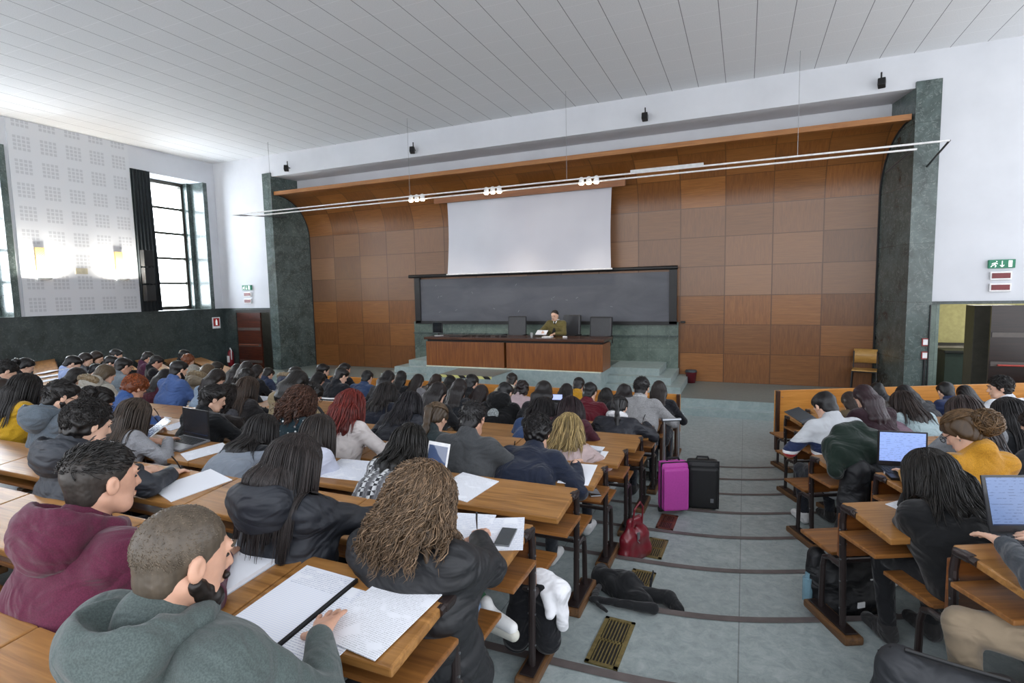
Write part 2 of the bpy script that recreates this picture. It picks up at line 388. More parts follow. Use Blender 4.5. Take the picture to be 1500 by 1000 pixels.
# curved veneer shell of the stage
def shell():
    prof = [(1.15, .29)]+[(1.15, .29+(3.86*i/8)) for i in range(1, 9)]
    for i in range(1, 25):
        t = math.pi/2*i/24; prof.append((1.15-1.05*(1-math.cos(t)), 4.15+1.2*math.sin(t)))
    L = [0]
    for a, b_ in zip(prof[:-1], prof[1:]): L.append(L[-1]+math.dist(a, b_))
    xs = np.linspace(-12.29, 2.44, 32)
    V, F_, UV = [], [], []
    def fl(x, y):      # both ends follow the splayed cheeks of the pilasters
        if x == xs[-1]: return x+.25*(1.15-y)/1.15
        if x == xs[0]: return x-.20*(1.15-y)/1.15
        return x
    for x in xs:
        for (y, z) in prof: V.append((fl(x, y), y, z))
    n = len(prof)
    me_f = []
    for i in range(len(xs)-1):
        for k in range(n-1): me_f.append((i*n+k, (i+1)*n+k, (i+1)*n+k+1, i*n+k+1))
    # back skin for thickness
    o = len(V)
    for x in xs:
        for (y, z) in prof: V.append((fl(x, y), y+.04, z+.03))
    for i in range(len(xs)-1):
        for k in range(n-1): me_f.append((o+i*n+k, o+i*n+k+1, o+(i+1)*n+k+1, o+(i+1)*n+k))
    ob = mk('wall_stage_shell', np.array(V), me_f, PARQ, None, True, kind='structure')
    uv = ob.data.uv_layers.new(name='UVMap')
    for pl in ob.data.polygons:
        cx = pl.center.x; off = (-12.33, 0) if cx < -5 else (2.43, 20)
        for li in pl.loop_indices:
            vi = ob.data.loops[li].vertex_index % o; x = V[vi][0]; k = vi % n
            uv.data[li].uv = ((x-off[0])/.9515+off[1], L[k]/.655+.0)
    bd = MB()
    for e in (0, -1): bd.tube([(fl(xs[e], y)+(.0 if e else .0), y-.012, z-.004) for (y, z) in prof], .016, 6)
    struct('trim_17', bd, BLACKM)
    return ob
shell()
struct('trim_13', MB().box(-12.47, 2.66, .02, .16, 5.33, 5.43), LIPW)
# the upper stage wall joint is dressed with a thin black bead
# stage levels
struct('floor_stage', MB().box(-12.8, 6.4, -.93, 1.2, .0, .285).box(-12.8, 6.4, -1.17, -.93, 0, .14), STEP)
struct('floor_stage_top', MB().box(-12.8, 2.44, -.91, 1.16, .285, .29), plain('stage_lino', '#77807b', .4, var=.1, vs=20))
mb = MB().box(-6.95, -2.72, -.95, 1.14, .29, .73)
for s in (0, 1):
    for dx, y0, z in ((1.06, -.11, .73), (1.33, -.37, .585), (1.55, -.65, .44)):
        if s: mb.box(-2.72, -2.72+dx, y0, 1.14, .29, z)
        else: mb.box(-6.95-dx, -6.95, y0, 1.14, .29, z)
struct('floor_podium', mb, STEP)
struct('floor_podium_top', MB().box(-6.93, -2.74, -.93, 1.14, .73, .735), plain('stage_lino', '#77807b', .4, var=.1, vs=20))
TAPE = plain('pale_tape', '#dfe3cf', .5)
struct('trim_15', MB().box(-6.95, -2.72, -.957, -.93, .715, .738), TAPE)
# wooden ramp-like platform with hazard tape
r = thing('platform_block', 'low grey platform with black and yellow hazard tape before the lecture desk', 'platform', (-5.40, -1.48, .0))
MB().prism([(-.63, -.52), (.63, -.52), (.68, .52), (-.66, .52)], .50, .69).prism([(-.55, -.42), (.55, -.42), (.55, .25), (-.55, .25)], 0, .50).build('box', STEP, r)
MB().prism([(-.63, -.52), (.63, -.52), (.68, .52), (-.66, .52)], .69, .705).build('top_mat', plain('stage_lino', '#77807b', .4, var=.1, vs=20), r)
def hazard():
    m, nt, b = nodes('hazard_tape'); w = N(nt, 'ShaderNodeTexWave'); w.inputs['Scale'].default_value = 2.2; w.bands_direction = 'DIAGONAL'
    nt.links.new(coords(nt), w.inputs[0]); nt.links.new(ramp(nt, w.outputs[1], [(.48, lin('#d8d88a')), (.52, lin('#191a18'))]), b.inputs['Base Color']); return m
MB().box(-.64, .64, -.53, -.47, .66, .71).build('hazard_tape', hazard(), r)

# blackboard on a marble backing
struct('wall_board_marble', MB().box(-8.56, -1.40, 1.04, 1.14, .44, 1.66), MARBL)
struct('trim_16', MB().box(-8.56, -1.40, 1.0, 1.05, 1.32, 1.35), MARB)
bb = thing('blackboard', 'long dark grey blackboard behind the lecture desk under the projection screen', 'blackboard', (-4.98, 1.02, 1.62))
def slate():
    m, nt, b = nodes('slate'); co = coords(nt, 'Object', (.6, 1, 1.6)); n1 = noise(nt, co, 1.4, 6, .6, .6); n2 = noise(nt, coords(nt, 'Object', (1, 1, 5)), 9, 5, .7, 3)
    c = ramp(nt, n1, [(.3, lin('#45474f')), (.75, lin('#5b5e66'))]); c = mixc(nt, ramp(nt, n2, [(.72, (0, 0, 0)), (.76, (.35, .35, .35))]), c, lin('#9a9ca3'))
    nt.links.new(c, b.inputs['Base Color']); b.inputs['Roughness'].default_value = .45; return m
MB().box(-3.3, 3.38, -.03, .0, .06, 1.2).build('board_panel', slate(), bb)
MB().box(-3.48, -3.3, -.06, .01, 0, 1.26).box(3.38, 3.55, -.06, .01, 0, 1.26).box(-3.48, 3.55, -.06, .01, -.02, .06).build('frame', BLACK, bb)
MB().tube([(-3.62, -.09, 1.29), (3.57, -.09, 1.29)], .045, 12).build('roller', BLACK, bb)
for i in range(14):
    x = random.uniform(-3.1, 3.2); z = random.uniform(.25, 1.15); a = random.uniform(-1, 1)
    MB().box(-.03, .03, -.001, 0, -.004, .004, Matrix.Translation((x, -.032, z)) @ Matrix.Rotation(a*1.2, 4, 'Y')).build('chalk_mark', plain('chalk', '#8f9299', .9), bb)
# projection screen hanging from a wood-fronted case
sc_ = thing('projection_screen', 'large white projection screen pulled down in front of the wood wall', 'screen', (-5.04, .75, 2.93))
mb = MB(); n = 12
for i in range(n+1):
    z = 1.85*i/n; yy = -.10*(1-(i/n))**2; w = 2.17-.025*math.sin(math.pi*i/n)
    mb.v += [(-w, yy, z), (w, yy, z), (-w, yy+.006, z), (w, yy+.006, z)]
for i in range(n):
    a = i*4; mb.f += [(a, a+1, a+5, a+4), (a+2, a+6, a+7, a+3), (a, a+4, a+6, a+2), (a+1, a+3, a+7, a+5)]
def scrm():
    m, nt, b = nodes('screen_fabric'); v = noise(nt, coords(nt), .9, 2)
    nt.links.new(ramp(nt, v, [(.3, lin('#c6c6cf')), (.7, lin('#cfcfd7'))]), b.inputs['Base Color']); b.inputs['Roughness'].default_value = .45; return m
mb.build('fabric', scrm(), sc_, True)
MB().tube([(-2.2, -.1, -.01), (2.2, -.1, -.01)], .018).build('bottom_bar', WHITEM, sc_)
MB().box(-2.5, 2.5, -.12, -.07, 1.84, 2.05).box(-2.5, 2.5, -.12, .15, 2.03, 2.05).build('case', wood('case_wood', '#80512f', '#a26b40', 'X', .4), sc_)

# lecture desk: two panelled halves under one dark top
d = thing('lecture_desk', 'long two-part brown wooden lecture desk with dark top on the podium', 'desk', (-4.82, -.93, .735))
for x0, x1 in ((-2.13, -.11), (-.05, 2.13)):
    f = MB().box(x0, x1, 0, .03, .0, .575).box(x0, x0+.03, .03, .7, 0, .575).box(x1-.03, x1, .03, .7, 0, .575).build('front_panel', DESKW, d)
MB().box(-2.1, 2.1, .03, .68, .575, .62).build('recess', BLACKM, d)
MB().bbox((0, .37, .65), (4.34, .8, .06), .01).build('desktop', DTOP, d)

# ceiling-hung track with spot trios
tr = thing('lighting_rail', 'long white twin-tube lighting rail in front of the curved wood wall', 'lighting rail', (-5, -1, 4.69))
MB().tube([(-7.95, 0, 0), (7.95, 0, 0)], .016).tube([(-7.85, .12, -.06), (7.55, .12, -.06)], .016).build('tube', WHITEM, tr)
for q0, q1 in (((-7.95, 0, 0), (-7.0, 1.0, -.02)), ((7.95, 0, 0), (7.9, 1.0, -.22)), ((7.5, .12, -.06), (7.3, 1.0, -.25))): MB().tube([q0, q1], .016).build('bracket', plain('dark_steel', '#47494c', .5, .5), tr)
for x in (-6.5, -2.2, 1.6, 5.8): MB().tube([(x, 0, 0), (x, 0, 1.76)], .004, 5).build('wire', METAL, tr)
MB().box(2.9, 4.25, -.02, .03, .0, .06).build('cable_tray', plain('tray', '#c9cacb', .4), tr)
LAMPW, nt_, b_ = nodes('lit_bulb'); b_.inputs['Emission Color'].default_value = (1, .85, .6, 1); b_.inputs['Emission Strength'].default_value = 9
for cx in (-7.05, -5.1, -2.95):
    for k in range(3):
        x = cx+(k-1)*.155
        s = thing('spotlight', 'small lit spotlight, %s of the %s trio on the lighting rail' % (('left one', 'middle one', 'right one')[k], {-7.05: 'leftmost', -5.1: 'middle', -2.95: 'rightmost'}[cx]), 'spotlight', (x, -.95, 4.66), group='spotlights on the lighting rail')
        MB().lathe((0, 0, 0), [(.02, .07), (.05, .05), (.055, -.03), (.06, -.05)], 14).build('housing', WHITEM, s)
        MB().lathe((0, 0, 0), [(.053, -.05), (.05, -.075), (.03, -.09), (.005, -.094)], 14).build('bulb', LAMPW, s, True)
# small wall loudspeakers on swan brackets
for i, x in enumerate((-11.78, -7.65, -1.97, 2.16)):
    s = thing('wall_speaker', 'small black loudspeaker on the white beam, %s of four' % ('leftmost', 'second from the left', 'third from the left', 'rightmost')[i], 'speaker', (x, 0, 5.96), group='small loudspeakers above the stage')
    M = Matrix.Rotation(R((35, 20, 0, -15)[i]), 3, 'Z') @ Matrix.Rotation(R(-18), 3, 'X')
    MB().bbox((0, -.14, .02), (.12, .13, .14), .015, M).build('cabinet', BLACK, s)
    MB().tube([(0, .0, .05), (0, -.07, .05), (.0, -.09, .1), (0, -.09, .22)], .014).build('bracket', BLACK, s)
# window-side loudspeaker column
s = thing('column_speaker', 'stack of three dark loudspeaker boxes on the black stone beside the window', 'speaker', (XL+.14, -2.36, 2.5))
for k in range(3): MB().bbox((.09, 0, .1+k*.46), (.16, .24, .42), .01).build('cabinet', plain('speaker_grey', '#1d1f21', .6), s)
# dark blackout curtain at the near side of the window
m_ = MB(); n_ = 40
for i in range(n_+1):
    t_ = i/n_; y_ = -2.46+.52*t_; d_ = .07+.03*math.sin(t_*34)
    m_.v += [(XL+d_, y_-.03*(1-t_), 2.12), (XL+d_, y_-.0-.07*t_, 5.84)]
for i in range(n_): m_.f.append((2*i, 2*i+2, 2*i+3, 2*i+1))
cu_ = m_.build('curtain', plain('curtain_cloth', '#20272b', .9), None, True)
md_ = cu_.modifiers.new('thickness', 'SOLIDIFY'); md_.thickness = .008
tag(cu_, 'narrow black blackout curtain gathered at the near side of the tall window', 'curtain')
# uplights on the acoustic panel
AMB, nt_, b_ = nodes('amber_grille'); 
v_ = N(nt_, 'ShaderNodeTexChecker'); v_.inputs['Scale'].default_value = 40; nt_.links.new(coords(nt_), v_.inputs[0]); v_.inputs[1].default_value = (.75, .5, .2, 1); v_.inputs[2].default_value = (.5, .32, .12, 1)
nt_.links.new(v_.outputs[0], b_.inputs['Base Color'])
for i, y in enumerate((-4.66, -2.96)):
    w = thing('wall_lamp', 'glowing white dish wall lamp with amber grille above, %s' % ('farther from the window', 'next to the window')[i], 'wall lamp', (XL+.03, y, 2.92), group='wall lamps on the acoustic panel')
    MB().lathe((.13, 0, 0), [(.03, .0), (.11, .015), (.15, .06), (.14, .062), (.10, .03), (.02, .02)], 20).build('dish', plain('lamp_dish', '#f0efe9', .3), w, True)
    b2, nt2, bb2 = nodes('lamp_tube_lit'); bb2.inputs['Emission Color'].default_value = (1, .9, .72, 1); bb2.inputs['Emission Strength'].default_value = 14
    MB().tube([(.13, -.08, .075), (.13, .08, .075)], .018).build('bulb', b2, w)
    MB().box(0, .05, -.09, .09, .2, .74).build('grille', AMB, w)
tag(MB().bbox((XL+.04, -3.84, 3.15), (.05, .26, .14), .005).build('wall_box', plain('beige_box', '#b3ad98', .5)), 'small beige ventilation box between the two wall lamps', 'wall box')

# exit signs: green pictogram plate over two red lamps
GREEN = plain('sign_green', '#1c6b4f', .5, emit=.15); REDL = plain('sign_red', '#6d1f26', .4); WHT = plain('sign_white', '#eef1f0', .5, emit=.3)
def exit_sign(x, z, side, arrow=True):
    e = thing('exit_sign', 'green emergency exit sign with running figure on the white wall %s' % side, 'exit sign', (x, 0, z))
    MB().bbox((0, -.03, 0), (.36, .05, .145), .006).build('plate', GREEN, e)
    p = MB(); y0, y1 = -.06, -.056
    def stroke(a, b_, w=.012):
        a, b_ = Vector((a[0], 0, a[1])), Vector((b_[0], 0, b_[1])); dd = (b_-a).normalized(); nn = Vector((-dd.z, 0, dd.x))*w/2
        q = [a-nn, b_-nn, b_+nn, a+nn]; i = len(p.v); p.v.extend([(t.x, y0, t.z) for t in q]+[(t.x, y1, t.z) for t in q])
        p.f.extend([(i, i+1, i+2, i+3), (i+4, i+7, i+6, i+5), (i, i+4, i+5, i+1), (i+1, i+5, i+6, i+2), (i+2, i+6, i+7, i+3), (i+3, i+7, i+4, i)])
    stroke((-.085, .02), (-.105, -.01), .02); stroke((-.105, -.01), (-.14, -.03)); stroke((-.14, -.03), (-.15, -.05)); stroke((-.105, -.01), (-.08, -.03)); stroke((-.08, -.03), (-.095, -.055))
    stroke((-.088, .018), (-.06, .0)); stroke((-.088, .018), (-.125, .012)); stroke((-.125, .012), (-.14, -.005)); stroke((-.078, .035), (-.07, .045), .02)
    stroke((0, .05), (0, -.05), .012); stroke((0, -.052), (-.028, -.02), .012); stroke((0, -.052), (.028, -.02), .012)
    stroke((.11, .055), (.11, -.055), .05)
    p.build('pictogram', WHT, e)
    for k in (1, 2):
        l = thing('warning_lamp', 'dark red rectangular lamp, %s of two under the exit sign %s' % (('', 'upper', 'lower')[k], side), 'warning lamp', (x+.0, 0, z-.2*k), group='dark red lamps under the exit signs')  # red lamp unit with housing and lens, no sign plate
        MB().bbox((0, -.025, 0), (.29, .04, .14), .006).build('housing', WHITEM, l)
        MB().box(-.125, .125, -.052, -.045, -.045, .045).build('lens', REDL, l)
exit_sign(4.02, 2.74, 'at the right'); exit_sign(-13.7, 2.72, 'at the left corner')
# fire extinguisher and its sign on the left wall, small plates on the right pilaster
f = thing('fire_extinguisher', 'red fire extinguisher hanging on the dark marble beside the left door', 'fire extinguisher', (-14.45, -.14, .35))
MB().lathe((0, 0, 0), [(.07, 0), (.085, .03), (.085, .4), (.05, .47), (.02, .5)], 16).build('cylinder', plain('extinguisher_red', '#7d1420', .35), f, True)
MB().box(-.05, .05, -.09, -.082, .12, .32).build('label_plate', WHITEM, f)
MB().tube([(0, 0, .5), (0, 0, .56)], .02).tube([(0, 0, .55), (.09, -.04, .5), (.1, -.05, .2)], .013).build('hose', WHITEM, f)
f = thing('extinguisher_sign', 'square red and white fire extinguisher sign on the dark marble', 'sign', (XL+.02, -.28, 1.68))
MB().box(.0, .015, -.13, .13, -.17, .17).build('plate', WHITEM, f)
MB().box(.015, .018, -.1, .1, -.1, .14).build('panel', plain('sign_red2', '#b0261f', .5), f)
MB().box(.018, .02, -.03, .03, -.07, .07).box(.018, .02, -.012, .012, .07, .11).build('pictogram', WHT, f)
for i, (z, t) in enumerate(((1.38, 'upper small white and red switch plate'), (1.14, 'lower small white and red switch plate'))):
    s = thing('switch_plate', t+' on the right marble pilaster', 'switch', (3.0, -.04, z), group='small plates on the right pilaster')
    MB().box(-.05, .05, -.02, 0, -.07, .07).build('plate', plain('plate_red', '#8c2d2d', .5), s); MB().box(-.035, .035, -.024, -.02, -.05, .05).build('button', WHITEM, s)
tag(MB().tube([(3.0, -.055, 1.06), (3.0, -.055, .3)], .02).build('wall_conduit', BLACK), 'black cable conduit running down the right marble pilaster', 'conduit')
tag(MB().tube([(3.05, -.06, .3), (3.05, -.06, 2.05)], .012).build('wall_conduit', BLACK), 'thin black pipe at the right edge of the right pilaster', 'conduit')
tag(MB().bbox((-1.3, 1.08, 1.66), (.1, .06, .05), .008).build('camera_box', BLACK), 'tiny black box on the wood wall beside the blackboard', 'box')

# ------------------------------------------------------------------ bench rows
def bench_row(b, j, x0, x1, label, joints, seats_up=False, endcap=False):
    px, a = BLK[b]; o = thing('bench_row', label, 'bench', (px, EJ(j), ZT(j)), a, {'C': 'bench rows of the middle block', 'R': 'bench rows of the right block', 'L': 'bench rows of the left block'}[b])
    k = math.cos(a); depth = .38 if b == 'C' else .36; far = -.085; near = far-depth
    th = math.atan2(.035, depth)
    cuts = [x0]+sorted(joints)+[x1]
    for c0, c1 in zip(cuts[:-1], cuts[1:]):
        M = Matrix.Translation((0, near, .675)) @ Matrix.Rotation(th, 4, 'X')
        m = MB().bbox(((c0+c1)/2, near+depth/2*math.cos(th), .675+depth/2*math.sin(th)), (c1-c0-.006, depth, .034), .007, Matrix.Rotation(th, 3, 'X'))
        m.build('desktop', DESK, o)
        m = MB().bbox((c1-.005, far-.08, .699), (.028, .15, .02), .003, Matrix.Rotation(th, 3, 'X'))
        if c1 < x1-.1 : m.build('hinge', TUBE, o)
    MB().bbox(((x0+x1)/2, near+.19, .575), (x1-x0+.06, .27, .022), .006).build('book_shelf', DESK2, o)
    MB().bbox(((x0+x1)/2, -.075, .54), (x1-x0, .022, .24), .006).build('back_panel', PANEL, o)
    n = max(1, round((x1-x0)/.55)); w = (x1-x0)/n
    for i in range(n):
        c = x0+w*(i+.5)
        if seats_up: MB().bbox((c, .02, .52), (w-.06, .022, .27), .006, Matrix.Rotation(R(8), 3, 'X')).build('seat', DESK2, o)
        else: MB().bbox((c, .17, .385), (w-.05, .3, .022), .006).build('seat', DESK2, o)
    MB().tube([(x0, -.03, .37), (x1, -.03, .37)], .014, 8).build('seat_rail', TUBE, o)
    posts = [x0+.01]+[c for i, c in enumerate(sorted(joints)) if (len(joints)-1-i) % 2 == 1 and c-x0 > .9 and x1-c > .9]+[x1-.01]
    for p in posts:
        t = MB().tube([(p, -.12, .05), (p, -.105, .35), (p, -.09, .62), (p, -.10, .685), (p, -.13, .705), (p, -.20, .70)], .0175, 10)
        t.build('post', TUBE, o)
        MB().tube([(p, .07, .05), (p, .065, .30), (p, .05, .355), (p, .01, .375), (p, -.1, .375)], .016, 10).build('seat_strut', TUBE, o)
        MB().bbox((p, -.135, .705 if p in (posts[0], posts[-1]) else .66), (.042, .085, .036), .012).build('hinge_head', TUBE, o)
        m = MB(); m.bbox((p, -.03, .022), (.105, .38, .045), .012).build('base_block', BASEW, o)
        MB().bbox((p, -.03, .049), (.07, .33, .008), .003).build('base_plate', TUBE, o)
        s = MB()
        for (yy, zz) in ((-.115, .15), (-.1, .5), (-.095, .58), (-.108, .42), (-.11, .3)):
            s.tube([(p-.0195, yy, zz), (p+.0195, yy, zz)], .005, 6)
        s.build('screw', METAL, o)
    if endcap: MB().bbox((x1-.0 if b == 'C' else x0, -.12, .36), (.03, .34, .66), .006).build('end_panel', DARKW, o)
    return o
ordw = {-1: 'at the very bottom, behind the closest students', 0: 'nearest full desk, carrying the open notebooks', 1: 'second', 2: 'third', 3: 'fourth', 4: 'fifth', 5: 'sixth', 6: 'seventh', 7: 'eighth', 8: 'ninth', 9: 'front'}
for j in range(-1, 10):
    X1 = -.885; X0 = -8.03
    if j == 0: jt = [-1.53]+[-1.53-.95*k for k in range(1, 7)]
    else: jt = [-.885-.95*k for k in range(1, 8)]
    jt = [q for q in jt if q > X0+.3]
    lab = ('wooden desk row left of the aisle, %s' % ordw[j]) if j < 1 else 'wooden bench and desk row left of the aisle, %s row counted from the camera' % ordw[j]
    bench_row('C', j, X0, X1, lab, jt, endcap=j >= 7)
for j in range(0, 10):
    x0 = 1.45 if j == 0 else .60 if j % 2 == 0 else .95
    bench_row('R', j, x0, 6.2, 'wooden bench and desk row right of the aisle, %s row counted from the camera' % (('unseen rearmost', 'nearest', 'second', 'third', 'fourth', 'fifth', 'sixth', 'seventh', 'eighth', 'front')[j]), [x0+.9*k for k in range(1, 6)])
for j in range(4, 10):
    bench_row('L', j, -6.4, -.6, 'wooden desk row of the far left block, %s row counted from the stage' % (('sixth', 'fifth', 'fourth', 'third', 'second', 'first')[j-4]), [-6.4+.97*k for k in range(1, 6)])
# front screens before the first rows
def front_screen(b, x0, x1, ly, h, label):
    x, y, z = blk(b, 9, 0, 0); px, a = BLK[b]
    o = thing('front_screen', label, 'bench screen', (px, EJ(9), 0), a)
    MB().bbox(((x0+x1)/2, ly, h/2+.12), (x1-x0, .03, h-.24), .006).build('board', ORANGEW, o)
    for xx in (x0+.03, x1-.03):
        MB().bbox((xx, ly-.03, h/2), (.05, .06, h), .006).build('upright', DARKW, o)
        MB().lathe((xx+.08, ly-.02, h-.1), [(.012, -.002), (.012, .002)], 10).build('bolt', METAL, o)
front_screen('C', -8.03, -.885, .36, .82, 'orange-brown wooden front board before the first middle row')
front_screen('R', .75, 6.2, .36, .90, 'orange-brown wooden front board before the first right-hand row')

# ------------------------------------------------------------------ implicit surfaces
F32 = np.float32
def sd_cone(P, a, b, ra, rb):
    a = np.asarray(a, F32); b = np.asarray(b, F32); ab = b-a; t = np.clip(((P-a)@ab)/max(float(ab@ab), 1e-9), 0, 1)
    return np.linalg.norm(P-a-t[..., None]*ab, axis=-1)-(ra+(rb-ra)*t)
def sd_ell(P, c, r, M=None):
    q = P-np.asarray(c, F32)
    if M is not None: q = q@np.asarray(M, F32)
    r = np.asarray(r, F32); k0 = np.linalg.norm(q/r, axis=-1); k1 = np.linalg.norm(q/(r*r), axis=-1)
    return k0*(k0-1)/np.maximum(k1, 1e-6)
def smin(a, b, k):
    h = np.maximum(k-np.abs(a-b), 0)/k; return np.minimum(a, b)-h*h*k*.25
def ev(pr, P, k=.03):
    d = None
    for p in pr:
        kk = p[-1] if p[-1] is not None else k
        if p[0] == 'c': e = sd_cone(P, *p[1:5])
        elif p[0] == 'e': e = sd_ell(P, p[1], p[2], p[3])
        elif p[0] == '-e':
            e = sd_ell(P, p[1], p[2], p[3]); d = -smin(-d, e, kk); continue
        elif p[0] == 'f': d = p[1](P, d); continue
        d = e if d is None else smin(d, e, kk)
    return d
def bounds(pr, pad=.03):
    lo = np.full(3, 9.); hi = np.full(3, -9.)
    for p in pr:
        if p[0] == 'c':
            for q, r in ((p[1], p[3]), (p[2], p[4])): q = np.asarray(q); lo = np.minimum(lo, q-r); hi = np.maximum(hi, q+r)
        elif p[0] == 'e': r = max(p[2]); q = np.asarray(p[1]); lo = np.minimum(lo, q-r); hi = np.maximum(hi, q+r)
    return lo-pad, hi+pad
_E = [((0, 0, 0), (1, 0, 0)), ((0, 1, 0), (1, 1, 0)), ((0, 0, 1), (1, 0, 1)), ((0, 1, 1), (1, 1, 1)), ((0, 0, 0), (0, 1, 0)), ((1, 0, 0), (1, 1, 0)), ((0, 0, 1), (0, 1, 1)), ((1, 0, 1), (1, 1, 1)), ((0, 0, 0), (0, 0, 1)), ((1, 0, 0), (1, 0, 1)), ((0, 1, 0), (0, 1, 1)), ((1, 1, 0), (1, 1, 1))]
def snet(fn, lo, hi, h):
    n = np.maximum(np.ceil((np.asarray(hi)-lo)/h).astype(int)+1, 4)
    ax = [lo[i]+h*np.arange(n[i]) for i in range(3)]
    G = np.stack(np.meshgrid(*ax, indexing='ij'), -1).astype(F32); D = fn(G).astype(F32)
    D[0], D[-1] = .01, .01; D[:, 0], D[:, -1] = .01, .01; D[:, :, 0], D[:, :, -1] = .01, .01
    S = D < 0; m = n-1
    cnt = np.zeros(m, np.int8)
    for dx in (0, 1):
        for dy in (0, 1):
            for dz in (0, 1): cnt += S[dx:dx+m[0], dy:dy+m[1], dz:dz+m[2]]
    act = (cnt > 0) & (cnt < 8); I = np.argwhere(act)
    if len(I) == 0: return np.zeros((0, 3)), np.zeros((0, 4), int)
    acc = np.zeros((len(I), 3)); c = np.zeros(len(I))
    for a, b in _E:
        ia = I+a; ib = I+b; da = D[ia[:, 0], ia[:, 1], ia[:, 2]]; db = D[ib[:, 0], ib[:, 1], ib[:, 2]]
        w = (da < 0) != (db < 0); t = np.where(w, da/np.where(w, da-db, 1), 0)[:, None]
        acc += np.where(w[:, None], np.array(a)+t*(np.array(b)-a), 0); c += w
    V = lo+h*(I+acc/c[:, None])
    idx = np.full(m, -1, np.int64); idx[act] = np.arange(len(I)); Q = []
    for d in range(3):
        o1, o2 = [(1, 2), (2, 0), (0, 1)][d]
        sl0 = [slice(1, -1)]*3; sl0[d] = slice(0, m[d]); sl1 = list(sl0); sl1[d] = slice(1, m[d]+1)
        A = S[tuple(sl0)]; B = S[tuple(sl1)]; E = np.argwhere(A != B)
        if len(E) == 0: continue
        inside = A[E[:, 0], E[:, 1], E[:, 2]]
        off = np.array([1, 1, 1]); off[d] = 0; E = E+off
        def at(u, v): q = E.copy(); q[:, o1] -= u; q[:, o2] -= v; return idx[q[:, 0], q[:, 1], q[:, 2]]
        q = np.stack([at(0, 0), at(1, 0), at(1, 1), at(0, 1)], 1); q[~inside] = q[~inside][:, ::-1]; Q.append(q)
    return V, np.concatenate(Q)
def blob(name, pr, h, mat, parent, k=.03, disp=None, **kw):
    lo, hi = bounds(pr)
    fn = (lambda P: ev(pr, P, k)) if disp is None else (lambda P: ev(pr, P, k)+disp(P))
    V, Q = snet(fn, lo, hi, h); return mk(name, V, Q, mat, parent, True, **kw)
def wob(P, f, s=0):
    x, y, z = P[..., 0]*f, P[..., 1]*f, P[..., 2]*f
    return (np.sin(x+1.7*np.sin(y*.9+s)+s)+np.sin(y*1.1+1.5*np.sin(z*.8+s)+2*s)+np.sin(z*1.2+1.6*np.sin(x*1.05)+3*s))/3

# ------------------------------------------------------------------ materials for people
def skin_m(t=0):
    k = ('skin', t)
    if k in _M: return _M[k]
    m, nt, b = nodes('skin'); c = lin(('#d6ad95', '#cc9d84', '#bb8a6e')[t]); v = noise(nt, coords(nt), 22, 3)
    nt.links.new(ramp(nt, v, [(.3, tuple(x*.9 for x in c)), (.7, tuple(min(1, x*1.08) for x in c))]), b.inputs['Base Color'])
    b.inputs['Roughness'].default_value = .5; b.inputs['Subsurface Weight'].default_value = .08; b.inputs['Subsurface Radius'].default_value = (.02, .008, .004); _M[k] = m; return m
def hair_m(col):
    k = ('hair', col)
    if k in _M: return _M[k]
    m, nt, b = nodes('hair'); c = lin(col); a = N(nt, 'ShaderNodeAttribute', attribute_name='var')
    v = noise(nt, coords(nt, 'Object', (60, 60, 8)), 1, 4)
    x = ramp(nt, a.outputs['Fac'], [(0, tuple(q*.55 for q in c)), (.5, c), (1, tuple(min(1, q*1.9+.01) for q in c))])
    y = ramp(nt, v, [(.25, (.55, .55, .55)), (.75, (1.25, 1.25, 1.25))]); o = mixc(nt, .8, x, y, 'MULTIPLY')
    nt.links.new(o, b.inputs['Base Color']); b.inputs['Roughness'].default_value = .42; b.inputs['Specular IOR Level'].default_value = .45
    _M[k] = m; return m
